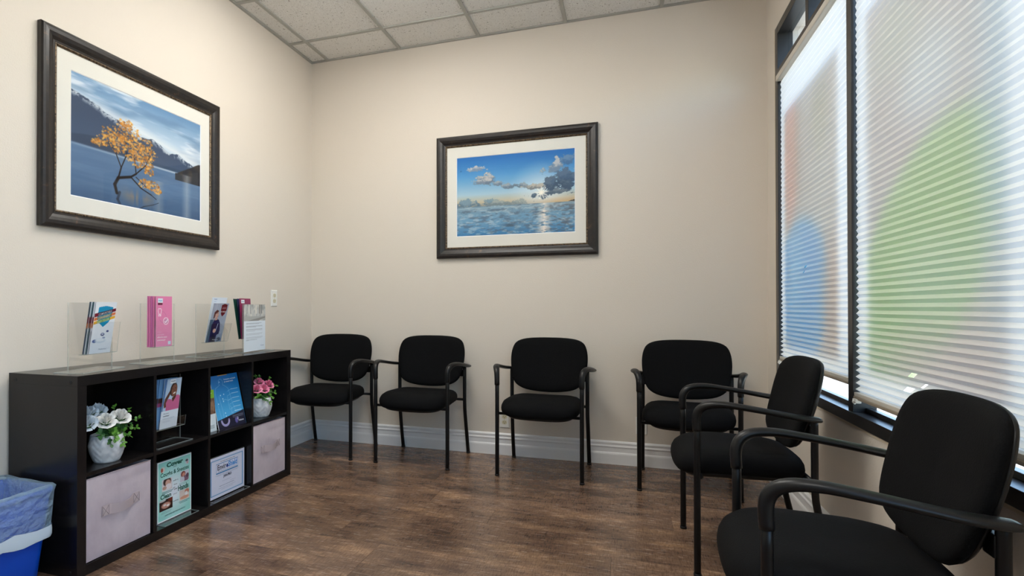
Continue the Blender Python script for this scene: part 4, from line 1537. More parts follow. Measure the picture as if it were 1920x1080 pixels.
for pts in [[(0.14, 0.735), (0.17, 0.757), (0.23, 0.748), (0.29, 0.757), (0.34, 0.735), (0.335, 0.69), (0.31, 0.66), (0.30, 0.605), (0.275, 0.605), (0.255, 0.645), (0.225, 0.645), (0.205, 0.605), (0.175, 0.605), (0.17, 0.66), (0.145, 0.69), (0.14, 0.735)]]:
    for p_, q_ in zip(pts[:-1], pts[1:]):
        cv.line(p_, q_, 0.006, W_, 1.0, A_)
for k in range(40):
    a0, a1 = k * 0.1571, (k + 1) * 0.1571
    cv.line((0.62 + 0.155 * math.cos(a0), 0.505 + 0.066 * math.sin(a0)), (0.62 + 0.155 * math.cos(a1), 0.505 + 0.066 * math.sin(a1)), 0.0065, W_, 1.0, A_)
cv.ell(0.62, 0.505, 0.11, 0.046, (206, 148, 186), 1, 0.3)
cv.line((0.55, 0.49), (0.61, 0.478), 0.011, W_, 1, A_).line((0.61, 0.478), (0.72, 0.53), 0.011, W_, 1, A_)
for k in range(12):
    a0, a1 = 1.45 - k * 0.11, 1.45 - (k + 1) * 0.11
    cv.line((0.36 + 0.28 * math.cos(a0), 0.57 + 0.13 * math.sin(a0)), (0.36 + 0.28 * math.cos(a1), 0.57 + 0.13 * math.sin(a1)), 0.002, (150, 84, 120), 0.8, A_)
    cv.line((0.48 - 0.28 * math.cos(a0), 0.60 - 0.13 * math.sin(a0)), (0.48 - 0.28 * math.cos(a1), 0.60 - 0.13 * math.sin(a1)), 0.002, (150, 84, 120), 0.8, A_)
cv.rect(0.76, 0.035, 0.93, 0.10, (206, 226, 238))
leaflet(cv, P, U, V, N, 0.066, 0.076, 0.0255, 0.104, 0.24, 0.001, 'pink leaflet with a white tooth outline, front of the second holder',
        [('PHILIPS', 0.017, 0.2155, 0.022, 0.0065, (60, 150, 200), 0.02), ('Is your', 0.010, 0.066, 0.026, 0.0065, (244, 200, 222)), ('oral health', 0.010, 0.054, 0.042, 0.0065, (244, 206, 226)),
         ('affecting your', 0.010, 0.040, 0.062, 0.0085, (255, 246, 250), 0.02), ('pregnancy?', 0.010, 0.026, 0.050, 0.0085, (255, 246, 250), 0.02)], group='pink leaflets in the second holder')

# ---- holder 3: leaflet with a woman in a dark blue sweater
t, U, V, N, P = holder((0.241, -1.573, ZK), (-0.016, 0.24, 0), 0.245, 0.282, 'clear upright holder with a woman on the leaflet, third along the shelf unit', (0.040, 0.235, 0.074, 0.175, 0.026, 0.028))
cv = plain((228, 236, 246), 12, 24)
leaflet(cv, P, U, V, N, 0.060, 0.0765, 0.0075, 0.132, 0.245, 0.050, 'white leaflet standing tallest in the third holder', [('PHILIPS', 0.018, 0.232, 0.024, 0.006, (60, 120, 180), 0.02), ('sonicare', 0.020, 0.221, 0.02, 0.004, (80, 130, 180))], group='leaflets in the third holder')
cv = Canvas(90, 150, (172, 182, 200))
cv.put((cv.U < 0.4) * np.clip((cv.fbm(14, 1, 3, 2) - 0.4) * 4, 0, 1), (196, 200, 214), 0.8)
cv.put(np.clip(1 - cv.V / 0.3, 0, 1) * (cv.U > 0.5), (110, 138, 176), 0.8)
cv.put(np.clip((cv.fbm(8, 8, 3, 6) - 0.5) * 4, 0, 1) * (cv.V < 0.25) * (cv.U > 0.45), (216, 220, 228), 0.5)
cv.rect(0, 0, 0.22, 0.58, (66, 92, 116), 0.85)
cv.poly([(0.20, 0.0), (0.60, 0.0), (0.62, 0.18), (0.74, 0.20), (0.76, 0.30), (0.66, 0.50), (0.55, 0.575), (0.40, 0.60), (0.26, 0.58), (0.17, 0.42), (0.20, 0.2)], (38, 36, 84))
cv.poly([(0.30, 0.0), (0.56, 0.0), (0.56, 0.12), (0.34, 0.22)], (24, 24, 52))
cv.ell(0.34, 0.40, 0.10, 0.10, (72, 30, 62), 0.6, 0.9)
cv.poly([(0.30, 0.56), (0.44, 0.57), (0.44, 0.66), (0.30, 0.66)], (206, 160, 146))
cv.ell(0.36, 0.71, 0.115, 0.085, (216, 172, 156), 1, 0.2)
cv.poly([(0.17, 0.60), (0.25, 0.62), (0.27, 0.72), (0.42, 0.775), (0.44, 0.81), (0.30, 0.83), (0.18, 0.77)], (104, 50, 42))
cv.ell(0.40, 0.735, 0.018, 0.012, (90, 60, 60), 0.8, 0.5).ell(0.44, 0.665, 0.03, 0.010, (176, 92, 92), 0.8, 0.5)
cv.ell(0.42, 0.29, 0.10, 0.055, (222, 178, 160), 1, 0.3).line((0.50, 0.30), (0.56, 0.47), 0.010, (206, 216, 234), 1, 0.63)
cv.poly([(0.54, 0.955), (0.72, 0.985), (0.92, 0.96), (0.92, 0.82), (0.84, 0.72), (0.71, 0.655), (0.60, 0.72), (0.54, 0.82)], (116, 22, 36))
cv.rect(0.62, 0.885, 0.86, 0.897, (206, 170, 176), 0.8).rect(0.60, 0.855, 0.86, 0.866, (206, 170, 176), 0.8)
cv.ell(0.80, 0.06, 0.12, 0.05, (50, 56, 70), 0.7, 0.6)
leaflet(cv, P, U, V, N, 0.046, 0.0765, 0.0205, 0.136, 0.216, 0.057, 'leaflet with a woman in a dark blue sweater and a red shield, third holder',
        [('IN CHECK?', 0.075, 0.165, 0.044, 0.0075, (246, 236, 236), 0.02), ('ProSomnus', 0.056, 0.009, 0.05, 0.0065, (222, 228, 238), 0.01)], group='leaflets in the third holder')

# ---- holder 4: sheet with a photo and paragraphs, leaflets behind it
t, U, V, N, P = holder((0.292, -1.251, ZK), (-0.044, 0.281, 0), 0.275, 0.282, 'clear upright holder with a white text sheet, farthest along the shelf unit')
for k, (c_, lab, u_) in enumerate((((28, 70, 62), 'dark green leaflet rearmost behind the text sheet', -0.036), ((44, 44, 92), 'dark blue leaflet between the green and burgundy ones', -0.020))):
    leaflet(plain(c_), P, U, V, N, u_ + 0.045, 0.08, -0.030 + 0.007 * k, 0.13, 0.236, -0.036 + 0.008 * k, lab, group='leaflets behind the text sheet', back=c_)
leaflet(plain((140, 36, 84)), P, U, V, N, 0.008, 0.08, -0.014, 0.13, 0.236, -0.012, 'burgundy leaflet with a white tag, sticking up behind the text sheet',
        [('PHILIPS', 0.022, 0.214, 0.03, 0.008, (90, 130, 170), 0.02)], group='leaflets behind the text sheet', back=(140, 36, 84))
cv = Canvas(120, 130, (226, 236, 246))
ph = (cv.V > 0.645)
cv.put(ph.astype(float), (196, 198, 196))
cv.put(ph * np.clip((cv.fbm(9, 6, 4, 15) - 0.42) * 5, 0, 1), (146, 150, 150), 0.7)
cv.put(ph * np.clip((cv.fbm(7, 5, 4, 16) - 0.5) * 5, 0, 1), (226, 222, 212), 0.8)
for u_, w_, col_ in ((0.14, 0.02, (110, 116, 120)), (0.30, 0.03, (126, 130, 132)), (0.72, 0.05, (120, 110, 100)), (0.82, 0.04, (104, 104, 104)), (0.56, 0.05, (236, 230, 220))):
    cv.put(ph * (cv.V > 0.80) * np.clip(1 - np.abs(cv.U - u_) / w_, 0, 1), col_, 0.8)
cv.poly([(0, 0.75), (1, 0.745), (1, 0.70), (0.2, 0.645), (0, 0.645)], (176, 178, 176))
cv.poly([(0.1, 0.645), (1, 0.745), (1, 0.71), (0.62, 0.645)], (140, 138, 136))
ln = [0.60, 0.585, 0.545, 0.53, 0.515, 0.47, 0.455, 0.44, 0.425, 0.38, 0.365, 0.35, 0.30, 0.285, 0.27, 0.245, 0.23]
ends = [0.82, 0.70, 0.84, 0.86, 0.55, 0.86, 0.84, 0.86, 0.5, 0.86, 0.84, 0.72, 0.86, 0.86, 0.80, 0.6, 0.24]
for v_, e_ in zip(ln, ends):
    k = (np.abs(cv.V - v_ * 1.0) < 0.005) & (cv.U > 0.10) & (cv.U < e_)
    cv.put(k.astype(float) * (0.5 + cv.fbm(60, 4, 2, int(v_ * 1000)) * 0.6), (160, 168, 180), 0.6)
sh = leaflet(cv, P, U, V, N, 0.003, 0.0045, 0.0042, 0.269, 0.276, 0.0, 'white sheet with a kitchen photo and grey paragraphs, in the farthest holder',
             [('ProSomnus', 0.205, 0.026, 0.045, 0.006, (60, 96, 150))], t=0.0006, name='printed_sheet')
tagm = MB()
O = P + U * 0.026 + V * 0.286 + N * (-0.014 - 0.012 * 0.206 / 0.236 + 0.0008)
burg = [o for o in bpy.data.objects if o.get('label', '').startswith('burgundy')][0]
VV = (V * 0.236 + N * -0.012).normalized()
OO = P + U * 0.008 + V * 0.08 + N * -0.014
tagm.prism([OO + U * 0.018 + VV * 0.208, OO + U * 0.056 + VV * 0.208, OO + U * 0.056 + VV * 0.228, OO + U * 0.018 + VV * 0.228], N * 0.0004)
tagm.build('white_tag', ink((232, 236, 240)), burg)

# ---- holder in the second cube: leaflets with a smiling man in a pink shirt
t, U, V, N, P = holder((0.298, -1.966, ZT), (0, 1, 0), 0.220, 0.315, 'clear leaflet holder with a smiling man, inside the second cube', (0.030, 0.205, 0.072, 0.12, 0.040, 0.007), base=(-0.03, 0.078))
for k in range(3):
    cv = Canvas(16, 40, (104, 150, 196))
    cv.rect(0, 0.52, 1, 0.62, (70, 44, 40)).rect(0, 0.44, 1, 0.52, (150, 70, 110)).rect(0, 0, 1, 0.4, (120, 164, 206))
    leaflet(cv, P, U, V, N, 0.018 + 0.010 * k, 0.0745, 0.009 + 0.006 * k, 0.107, 0.236, 0.030, ['rearmost blue-edged leaflet in the second cube', 'middle blue-edged leaflet in the second cube', 'blue-edged leaflet just behind the smiling man in the second cube'][k],
            group='leaflets in the second cube', back=(120, 160, 200))
cv = Canvas(100, 200, (172, 200, 226))
cv.put(np.clip(cv.U * 0.9, 0, 1), (206, 222, 238), 0.8)
cv.poly([(0, 1), (0.16, 1), (0.12, 0.75), (0.05, 0.35), (0, 0.35)], (78, 118, 168))
cv.poly([(0.22, 0.42), (0.20, 0.56), (0.34, 0.595), (0.52, 0.575), (0.62, 0.56), (0.72, 0.64), (0.88, 0.655), (1.0, 0.62), (1.0, 0.36), (0.24, 0.33)], (206, 106, 150))
cv.poly([(0.52, 0.60), (0.78, 0.68), (0.74, 0.60), (0.60, 0.52)], (92, 56, 44))
cv.poly([(0.08, 0.50), (0.12, 0.60), (0.40, 0.78), (0.46, 0.72), (0.20, 0.52), (0.24, 0.44), (0.12, 0.42)], (104, 66, 52))
cv.ell(0.58, 0.775, 0.20, 0.135, (38, 28, 28), 1, 0.15, 0.12).ell(0.62, 0.755, 0.165, 0.125, (134, 88, 70), 1, 0.15, 0.12)
cv.ell(0.52, 0.785, 0.03, 0.008, (30, 22, 22), 0.9, 0.5).ell(0.68, 0.80, 0.03, 0.008, (30, 22, 22), 0.9, 0.5).ell(0.62, 0.75, 0.035, 0.02, (120, 78, 62), 0.9, 0.7)
cv.ell(0.64, 0.70, 0.075, 0.016, (240, 236, 232), 1, 0.3, 0.15)
cv.rect(0, 0, 1, 0.36, (226, 236, 246))
cv.rect(0.34, 0.90, 0.66, 0.985, (236, 242, 248))
for v_, e_ in ((0.205, 0.8), (0.185, 0.7), (0.15, 0.55), (0.13, 0.6)):
    cv.put(((np.abs(cv.V - v_) < 0.004) & (cv.U > 0.12) & (cv.U < e_)).astype(float), (150, 162, 180), 0.7)
leaflet(cv, P, U, V, N, 0.052, 0.0745, 0.033, 0.107, 0.236, 0.033, 'leaflet with a smiling man in a pink shirt, front of the second cube',
        [('PHILIPS', 0.040, 0.220, 0.027, 0.006, (60, 90, 130), 0.02), ('Are you a', 0.013, 0.068, 0.034, 0.007, (50, 66, 96), 0.02), ('candidate?', 0.013, 0.057, 0.038, 0.007, (50, 66, 96), 0.02)], group='leaflets in the second cube')

# ---- third cube: green leaflet and blue letter-size brochure leaning back
U, V, N = Vector((0, 1, 0)), Vector((0, 0, 1)), Vector((1, 0, 0))
cv = Canvas(50, 100, (216, 226, 232))
cv.rect(0, 0.42, 1, 0.86, (150, 120, 96))
cv.put((cv.V > 0.42) * (cv.V < 0.82) * np.clip((cv.fbm(6, 8, 4, 3) - 0.45) * 5, 0, 1), (92, 62, 50), 0.9)
cv.rect(0, 0.80, 1, 1, (132, 186, 58)).rect(0.1, 0.87, 0.7, 0.885, (220, 236, 200)).rect(0.1, 0.915, 0.8, 0.93, (220, 236, 200))
for v_ in (0.14, 0.11, 0.08):
    cv.rect(0.1, v_, 0.85, v_ + 0.012, (140, 156, 164), 0.8)
leaflet(cv, Vector((0.352, -1.640, ZT)), U, V, N, 0, 0.0005, 0, 0.096, 0.213, -0.022, 'green and white leaflet half hidden beside the blue brochure', None, t=0.002)
cv = Canvas(150, 190, (28, 124, 196))
cv.vgrad([(0, (84, 172, 222)), (0.35, (66, 160, 216)), (0.7, (36, 134, 204)), (1, (22, 116, 190))])
cv.rect(0.28, 0.985, 0.62, 1.0, (226, 160, 60))
bl = (170, 214, 240)
body = [(0.34, 0.93), (0.28, 0.90), (0.27, 0.85), (0.29, 0.81), (0.22, 0.79), (0.13, 0.76), (0.09, 0.66), (0.10, 0.50), (0.13, 0.34), (0.16, 0.16)]
body2 = [(0.34, 0.93), (0.41, 0.90), (0.42, 0.85), (0.40, 0.81), (0.48, 0.78), (0.57, 0.73), (0.60, 0.62), (0.62, 0.50), (0.66, 0.36), (0.70, 0.26)]
for bb in (body, body2, [(0.20, 0.62), (0.22, 0.46), (0.25, 0.32), (0.24, 0.18)], [(0.50, 0.60), (0.49, 0.46), (0.50, 0.32)], [(0.30, 0.52), (0.40, 0.53), (0.50, 0.50), (0.58, 0.52)], [(0.52, 0.40), (0.58, 0.34), (0.54, 0.28), (0.60, 0.24)]):
    for p_, q_ in zip(bb[:-1], bb[1:]):
        cv.line(p_, q_, 0.0035, bl, 0.7, 0.77)
for k, v_ in enumerate((0.70, 0.62, 0.53, 0.45, 0.36, 0.28)):
    cv.line((0.52, v_ - 0.03), (0.66, v_), 0.003, bl, 0.8, 0.77)
    cv.rect(0.66, v_ - 0.005, 0.92, v_ + 0.006, (206, 232, 246), 0.75)
for (u_, v_) in ((0.30, 0.87), (0.26, 0.62), (0.38, 0.63), (0.32, 0.55), (0.33, 0.50), (0.14, 0.47), (0.32, 0.28), (0.33, 0.22)):
    cv.ell(u_, v_, 0.015, 0.012, (226, 240, 250), 0.9, 0.5)
cv.poly([(0, 0), (1, 0), (1, 0.27), (0, 0.17)], (30, 30, 52))
for k in range(14):
    a = math.pi * (1.0 + k / 13.0)
    cv.ell(0.27 + 0.13 * math.cos(a), 0.145 + 0.09 * math.sin(a), 0.028, 0.022, (196, 190, 232), 0.9, 0.5)
    cv.ell(0.27 + 0.13 * math.cos(a), 0.145 + 0.09 * math.sin(a), 0.012, 0.010, (70, 66, 150), 0.9, 0.6)
cv.ell(0.66, 0.10, 0.05, 0.055, (108, 98, 170), 0.9, 0.5, 0.4).ell(0.72, 0.13, 0.03, 0.03, (196, 190, 232), 0.8, 0.6)
for v_ in (0.20, 0.18, 0.16):
    cv.rect(0.55, v_, 0.95, v_ + 0.006, (176, 184, 206), 0.7)
leaflet(cv, Vector((0.366, -1.542, ZT)), U, V, N, 0, 0.0005, 0, 0.224, 0.285, -0.068, 'blue brochure with a body outline, leaning back in the third cube',
        [('Connecting oral health', 0.105, 0.252, 0.098, 0.010, (240, 248, 252), 0.02), ('to general health', 0.105, 0.239, 0.075, 0.010, (240, 248, 252), 0.02), ('ProSomnus', 0.165, 0.020, 0.042, 0.009, (226, 230, 240), 0.02)], t=0.004, name='brochure')
tb = thing('brochure_stand', 'clear slanted stand behind the blue brochure', 'holder', (0.30, -1.43, ZT))
mb = MB()
sl = Vector((-0.068, 0, 0.2766)).normalized()
plate(mb, (0.3605, -1.540, ZT + 0.004), (0, 1, 0), sl, (sl.z, 0, -sl.x), 0.22, 0.24, -0.002)
mb.build('panel', [M_ACRYL, M_AEDGE], tb)
mb = MB()
plate(mb, (0.25, -1.540, ZT + 0.0008), (0, 1, 0), (1, 0, 0), (0, 0, 1), 0.22, 0.115, 0.002)
mb.build('base_plate', [M_ACRYL, M_AEDGE], tb)

# ---- lower second cube: hygiene sign; lower third cube: certificate
t, U, V, N, P = holder((0.342, -1.942, OT), (0, 1, 0), 0.220, 0.284, 'clear stand holding the mint green hygiene sign', None, base=(-0.06, 0.050), group='clear acrylic sign stands')
w, h = 0.216, 0.279
cv = Canvas(150, 190, (150, 218, 206))
cv.put(np.exp(-(((cv.U - 0.5) / 0.35) ** 2 + ((cv.V - 0.45) / 0.35) ** 2)), (232, 238, 246), 1.0)
cv.put(np.clip((0.02 - np.minimum(np.minimum(cv.U, 1 - cv.U) * 0.77, np.minimum(cv.V, 1 - cv.V))) * 200, 0, 1), (244, 250, 250))


def photo(u0, v0, u1, v1, bgc, blobs):
    k = (cv.U > u0) & (cv.U < u1) & (cv.V > v0) & (cv.V < v1)
    cv.put(k.astype(float), bgc)
    keep = cv.C.copy()
    for (a, b, ra_, rb_, col_) in blobs:
        cv.ell(u0 + a * (u1 - u0), v0 + b * (v1 - v0), ra_ * (u1 - u0), rb_ * (v1 - v0), col_, 0.95, 0.3)
    cv.C = np.where(k[..., None], cv.C, keep)


photo(0.13, 0.50, 0.42, 0.69, (222, 214, 216), [(0.5, 0.75, 0.38, 0.36, (56, 36, 34)), (0.58, 0.62, 0.27, 0.30, (222, 176, 158)), (0.62, 0.30, 0.30, 0.25, (236, 228, 230)), (0.25, 0.25, 0.2, 0.15, (206, 160, 140))])
photo(0.66, 0.54, 0.92, 0.72, (206, 206, 216), [(0.35, 0.72, 0.26, 0.28, (120, 52, 44)), (0.40, 0.66, 0.18, 0.2, (214, 150, 130)), (0.6, 0.25, 0.4, 0.3, (126, 92, 110)), (0.85, 0.5, 0.18, 0.2, (96, 62, 80)), (0.3, 0.2, 0.2, 0.3, (206, 206, 216))])
photo(0.06, 0.175, 0.43, 0.355, (52, 32, 28), [(0.5, 0.45, 0.36, 0.28, (206, 150, 132)), (0.4, 0.5, 0.12, 0.1, (236, 226, 220)), (0.65, 0.4, 0.12, 0.1, (240, 230, 226)), (0.85, 0.85, 0.2, 0.2, (120, 50, 34)), (0.2, 0.95, 0.3, 0.1, (206, 206, 206))])
photo(0.64, 0.225, 0.94, 0.40, (222, 206, 196), [(0.5, 0.22, 0.45, 0.16, (222, 160, 132)), (0.75, 0.75, 0.22, 0.22, (196, 120, 96)), (0.68, 0.55, 0.16, 0.2, (236, 236, 236))])
cv.ell(0.15, 0.86, 0.06, 0.045, (226, 206, 200), 0.9, 0.4).ell(0.125, 0.855, 0.03, 0.035, (186, 82, 62), 0.9, 0.5)
cv.ell(0.87, 0.87, 0.06, 0.05, (206, 206, 216), 0.9, 0.4).ell(0.86, 0.89, 0.04, 0.02, (70, 66, 76), 0.9, 0.5).ell(0.88, 0.85, 0.025, 0.02, (206, 160, 150), 0.9, 0.5)
for (u0, u1, v_) in ((0.13, 0.46, 0.475), (0.13, 0.42, 0.455), (0.62, 0.92, 0.52), (0.62, 0.86, 0.50), (0.12, 0.42, 0.15), (0.1, 0.38, 0.13), (0.62, 0.94, 0.205), (0.64, 0.88, 0.185)):
    cv.rect(u0, v_, u1, v_ + 0.007, (70, 110, 110), 0.7)
G = (24, 92, 74)
K_ = (54, 60, 62)
O = P + V * 0.004 + N * 0.0040 + U * 0.002
sg = sheet('hygiene_sign', cv, O, U, V, w, h, 0.0006, M_PRINT)
tag(sg, 'mint green sign about coughs and clean hands, lower second cube', 'sign')
lettering([('Cover', 0.055, 0.244, 0.105, 0.022, G, 0.05), ('your', 0.098, 0.234, 0.022, 0.007, K_), ('Coughs & Sneezes', 0.018, 0.200, 0.180, 0.026, G, 0.02), ('Clean', 0.018, 0.104, 0.066, 0.022, G, 0.03), ('Hands', 0.128, 0.114, 0.068, 0.026, G, 0.03),
           ('with a', 0.096, 0.170, 0.032, 0.006, K_, 0.01), ('tissue', 0.100, 0.151, 0.022, 0.006, K_), ('with', 0.094, 0.137, 0.016, 0.005, K_, 0.02), ('your', 0.102, 0.126, 0.022, 0.007, K_, 0.03), ('your', 0.097, 0.104, 0.026, 0.007, (120, 130, 136)), ('washing', 0.094, 0.072, 0.036, 0.006, K_, 0.01),
           ('CLEAN HANDS KEEP EVERYONE HEALTHY', 0.045, 0.022, 0.130, 0.005, G, 0.02)], O, U, V, sg)

t, U, V, N, P = holder((0.352, -1.612, OT), (0, 1, 0), 0.292, 0.218, 'clear stand holding the blue-bordered certificate', None, base=(-0.06, 0.042), group='clear acrylic sign stands')
w, h = 0.288, 0.212
cv = Canvas(180, 140, (218, 222, 240))
cv.put(np.clip((cv.fbm(2, 2, 2, 2) - 0.3), 0, 1), (228, 228, 244), 0.7)
e = np.minimum(np.minimum(cv.U, 1 - cv.U) * w, np.minimum(cv.V, 1 - cv.V) * h)
cv.put((np.abs(e - 0.016) < 0.0021).astype(float), (38, 130, 190))
cv.put((np.abs(e - 0.0195) < 0.0008).astype(float), (120, 176, 214))
k = (cv.U > 0.19) & (cv.U < 0.81) & (cv.V > 0.575) & (cv.V < 0.825)
k2 = (cv.U > 0.20) & (cv.U < 0.80) & (cv.V > 0.60) & (cv.V < 0.812)
cv.put((k & ~k2).astype(float), (30, 120, 180))
for (u0, u1, v_) in ((0.17, 0.84, 0.545), (0.20, 0.80, 0.525), (0.36, 0.62, 0.36), (0.58, 0.74, 0.30), (0.28, 0.70, 0.255), (0.26, 0.74, 0.20), (0.34, 0.66, 0.165)):
    cv.put(((cv.U > u0) & (cv.U < u1) & (np.abs(cv.V - v_) < 0.005)).astype(float) * (0.4 + cv.fbm(50, 2, 2, 4) * 0.8), (120, 130, 160), 0.7)
O = P + V * 0.004 + N * 0.0040 + U * 0.002
sg = sheet('certificate', cv, O, U, V, w, h, 0.0006, M_PRINT)
tag(sg, 'white certificate with a blue border, lower third cube', 'certificate')
DK = (34, 40, 62)
lettering([('This Facility Was Disinfected With', 0.088, 0.1790, 0.118, 0.0055, DK, 0.02), ('Envir', 0.066, 0.140, 0.068, 0.028, DK, 0.02), ('Shield', 0.152, 0.140, 0.072, 0.030, (20, 136, 214), 0.03), ('The Science of Disinfecting', 0.068, 0.1295, 0.154, 0.006, (70, 84, 120), 0.0),
           ('JAN-PRO', 0.112, 0.090, 0.066, 0.018, (30, 40, 76), 0.05)], O, U, V, sg)
ds = MB()
ds.prism([O + N * 0.0006 + U * (0.143 + 0.0085 * math.cos(a * 0.3927)) + V * (0.1495 + 0.0095 * math.sin(a * 0.3927)) for a in range(16)], N * 0.0002)
ds.build('lettering', ink((20, 50, 130)), sg)

# ================================================================== WASTE BIN AND LINER
M_BLUE = mat('blue_plastic', rgb(0, 72, 188), 0.4)
M_LINER = bpy.data.materials.new('liner_film')
M_LINER.use_nodes = True
tt = M_LINER.node_tree
b = tt.nodes['Principled BSDF']
b.inputs['Base Color'].default_value = rgb(196, 224, 242)
b.inputs['Roughness'].default_value = 0.28
tr = tt.nodes.new('ShaderNodeBsdfTransparent')
tr.inputs[0].default_value = (0.86, 0.96, 1.0, 1)
mix = tt.nodes.new('ShaderNodeMixShader')
lw = tt.nodes.new('ShaderNodeLayerWeight')
lw.inputs['Blend'].default_value = 0.35
mr_ = tt.nodes.new('ShaderNodeMapRange')
mr_.inputs['To Min'].default_value = 0.26
mr_.inputs['To Max'].default_value = 0.7
nz = tt.nodes.new('ShaderNodeTexNoise')
nz.inputs['Scale'].default_value = 14
nz.inputs['Detail'].default_value = 5
bm_ = tt.nodes.new('ShaderNodeBump')
bm_.inputs['Strength'].default_value = 0.9
bm_.inputs['Distance'].default_value = 0.03
tt.links.new(nz.outputs['Fac'], bm_.inputs['Height'])
tt.links.new(bm_.outputs[0], b.inputs['Normal'])
tt.links.new(lw.outputs['Facing'], mr_.inputs['Value'])
tt.links.new(mr_.outputs[0], mix.inputs[0])
tt.links.new(tr.outputs[0], mix.inputs[1])
tt.links.new(b.outputs[0], mix.inputs[2])
tt.links.new(mix.outputs[0], tt.nodes['Material Output'].inputs[0])

BX, BY, BW, BD, BH = 0.186, -2.615, 0.142, 0.196, 0.360       # centre, half sizes at the rim, height


def rr_ring(hx, hy, r_, z, n_=8, wob=None):
    pts = []
    for (sx, sy, a0) in ((1, 1, 0), (-1, 1, 90), (-1, -1, 180), (1, -1, 270)):
        for k in range(n_):
            a = math.radians(a0 + 90 * k / (n_ - 1))
            pts.append((BX + sx * (hx - r_) + r_ * math.cos(a), BY + sy * (hy - r_) + r_ * math.sin(a), z))
    # straight runs get extra points
    out = []
    for i in range(len(pts)):
        p, q = Vector(pts[i]), Vector(pts[(i + 1) % len(pts)])
        m_ = 8 if (i + 1) % n_ == 0 else 1
        for k in range(m_):
            out.append(p.lerp(q, k / m_))
    if wob:
        out = [wob(p, i) for i, p in enumerate(out)]
    return [tuple(p) for p in out]


bin_t = thing('waste_bin', 'blue plastic waste bin at the near end of the shelf unit', 'waste bin', (BX, BY, 0))
rg = []
for f, z in ((0.78, 0.0), (0.80, 0.006), (0.86, 0.12), (0.93, 0.25), (0.985, 0.345)):
    rg.append(rr_ring(BW * f, BD * f, 0.035, z))
rg += [rr_ring(BW * 0.975, BD * 0.98, 0.033, 0.345), rr_ring(BW * 0.92, BD * 0.925, 0.032, 0.25), rr_ring(BW * 0.77, BD * 0.775, 0.03, 0.008), rr_ring(0.02, 0.02, 0.01, 0.008)]
MB().rings(rg).build('bin_body', M_BLUE, bin_t)
rm = [rr_ring(BW * 0.985, BD * 0.985, 0.035, 0.340), rr_ring(BW * 1.02, BD * 1.015, 0.036, 0.342), rr_ring(BW * 1.025, BD * 1.02, 0.036, 0.355), rr_ring(BW * 1.0, BD * 1.0, 0.035, 0.360), rr_ring(BW * 0.975, BD * 0.98, 0.034, 0.356), rr_ring(BW * 0.975, BD * 0.98, 0.034, 0.344)]
rm.append(rm[0])
MB().rings(rm, False, False).build('bin_rim', M_BLUE, bin_t)
rs = random.Random(9)
ph_ = [rs.random() * 6.28 for _ in range(8)]


def wobble(amp, lift, k):
    def f(p, i):
        d = Vector((p.x - BX, p.y - BY, 0))
        d.normalize()
        a = math.atan2(d.y, d.x)
        w1 = math.sin(5 * a + ph_[k % 8]) + 0.7 * math.sin(11 * a + ph_[(k + 3) % 8]) + 0.4 * math.sin(19 * a + ph_[(k + 5) % 8])
        w2 = math.sin(4 * a + ph_[(k + 1) % 8]) + 0.6 * math.sin(9 * a + ph_[(k + 2) % 8])
        return p + d * (amp * (0.6 + 0.5 * w1)) + Vector((0, 0, lift * w2))
    return f


lin_t = thing('bin_liner', 'translucent white plastic liner folded over the blue bin', 'bin liner', (BX, BY, 0.02))
rg = [rr_ring(BW * 0.955, BD * 0.96, 0.036, 0.190, wob=wobble(0.004, 0.006, 0)),
      rr_ring(BW * 0.985, BD * 0.985, 0.036, 0.225, wob=wobble(0.004, 0.004, 1)),
      rr_ring(BW * 1.00, BD * 1.0, 0.036, 0.265, wob=wobble(0.004, 0.003, 2)),
      rr_ring(BW * 1.02, BD * 1.02, 0.037, 0.305, wob=wobble(0.003, 0.003, 3)),
      rr_ring(BW * 1.045, BD * 1.035, 0.038, 0.340, wob=wobble(0.002, 0.002, 4)),
      rr_ring(BW * 1.05, BD * 1.04, 0.038, 0.362, wob=wobble(0.003, 0.0, 5)),
      rr_ring(BW * 1.0, BD * 1.0, 0.037, 0.372, wob=wobble(0.003, 0.003, 5)),
      rr_ring(BW * 0.93, BD * 0.95, 0.036, 0.366, wob=wobble(-0.004, 0.003, 6)),
      rr_ring(BW * 0.86, BD * 0.89, 0.034, 0.330, wob=wobble(-0.010, 0.006, 7)),
      rr_ring(BW * 0.78, BD * 0.83, 0.032, 0.26, wob=wobble(-0.012, 0.008, 1)),
      rr_ring(BW * 0.66, BD * 0.72, 0.03, 0.16, wob=wobble(-0.012, 0.01, 3)),
      rr_ring(BW * 0.55, BD * 0.60, 0.03, 0.06, wob=wobble(-0.008, 0.01, 4)),
      rr_ring(0.015, 0.015, 0.01, 0.03)]
MB().rings(rg, False, True).build('liner_bag', M_LINER, lin_t, fix=False)
hem = [rr_ring(BW * 0.962, BD * 0.965, 0.036, 0.176, wob=wobble(0.006, 0.006, 0)), rr_ring(BW * 0.975, BD * 0.975, 0.036, 0.186, wob=wobble(0.007, 0.006, 0)), rr_ring(BW * 0.985, BD * 0.98, 0.036, 0.206, wob=wobble(0.006, 0.006, 0)),
       rr_ring(BW * 0.995, BD * 0.99, 0.036, 0.222, wob=wobble(0.005, 0.005, 1))]
M_HEM = mat('liner_hem', rgb(208, 224, 236), 0.35)
MB().rings(hem, False, False).build('hem', M_HEM, lin_t, fix=False)

# ================================================================== WALL OUTLETS


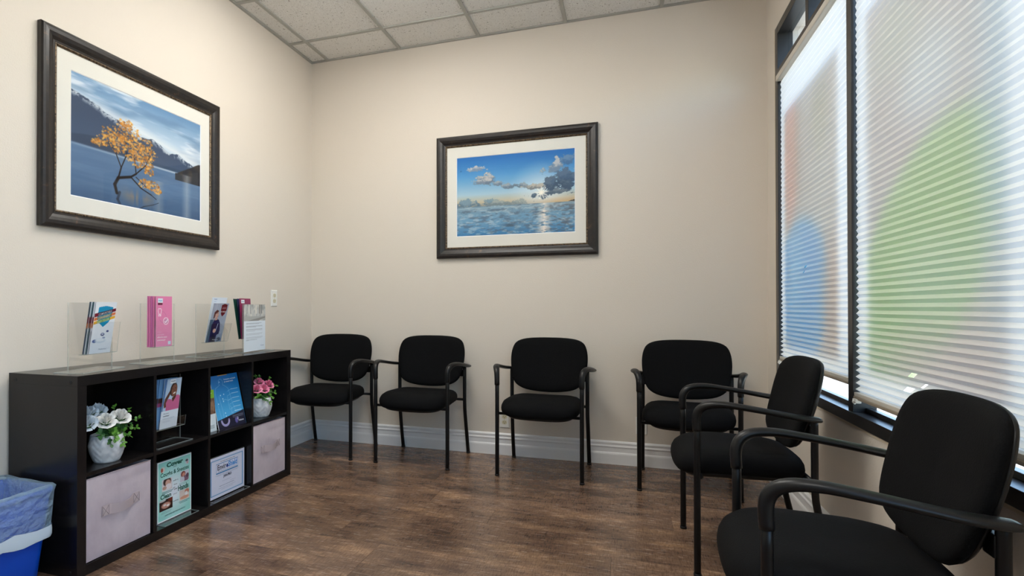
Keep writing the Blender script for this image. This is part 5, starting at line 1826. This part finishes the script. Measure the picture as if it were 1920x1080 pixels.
def outlet(O, U, w, h, label, blank=False):
    O, U = Vector(O), Vector(U)
    V = Vector((0, 0, 1))
    N = U.cross(V)
    t = thing('wall_outlet', label, 'outlet', O, 0, 'white wall plates')

    def P(u, v, d):
        return O + U * u + V * v + N * d
    mb = MB()
    mb.rings([[P(-w / 2, -h / 2, 0), P(w / 2, -h / 2, 0), P(w / 2, h / 2, 0), P(-w / 2, h / 2, 0)],
              [P(-w / 2, -h / 2, 0.003), P(w / 2, -h / 2, 0.003), P(w / 2, h / 2, 0.003), P(-w / 2, h / 2, 0.003)],
              [P(-w / 2 + .004, -h / 2 + .004, 0.006), P(w / 2 - .004, -h / 2 + .004, 0.006), P(w / 2 - .004, h / 2 - .004, 0.006), P(-w / 2 + .004, h / 2 - .004, 0.006)]], smooth=False)
    mb.build('cover_plate', M_WHITEPL, t)
    sc = MB()
    for v in ((0,) if not blank else (0.03, -0.03)):
        sc.sweep([P(0, v, 0.0055), P(0, v, 0.0072)], 0.003, lat=tuple(U), seg=10)
    sc.build('screw', M_RAIL, t)
    if blank:
        return
    for v in (0.0195, -0.0195):
        mb = MB()
        pts = [P(0.017 * math.copysign(min(1, abs(math.cos(a * math.pi / 12)) * 1.1), math.cos(a * math.pi / 12)), v + 0.0145 * math.sin(a * math.pi / 12), 0.0058) for a in range(24)]
        mb.prism(pts, N * 0.0022)
        f = mb.build('socket', M_IVORY, t)
        sl_ = MB()
        for (u, ww, hh, dv) in ((-0.0065, 0.0012, 0.0042, 0.003), (0.0065, 0.0012, 0.0036, 0.003), (0, 0.0024, 0.0024, -0.007)):
            sl_.prism([P(u - ww, v + dv - hh, 0.0079), P(u + ww, v + dv - hh, 0.0079), P(u + ww, v + dv + hh, 0.0079), P(u - ww, v + dv + hh, 0.0079)], N * 0.0004)
        sl_.build('slot', M_DARKSLOT, f)


outlet((0.0, -0.517, 1.104), (0, 1, 0), 0.073, 0.116, 'white double outlet high on the left wall above the shelf unit')
outlet((1.556, 0.0, 0.2475), (1, 0, 0), 0.071, 0.115, 'white double outlet low on the wall behind the third chair')
outlet((2.461, 0.0, 0.263), (1, 0, 0), 0.070, 0.112, 'blank white wall plate low behind the chair nearest the window', True)
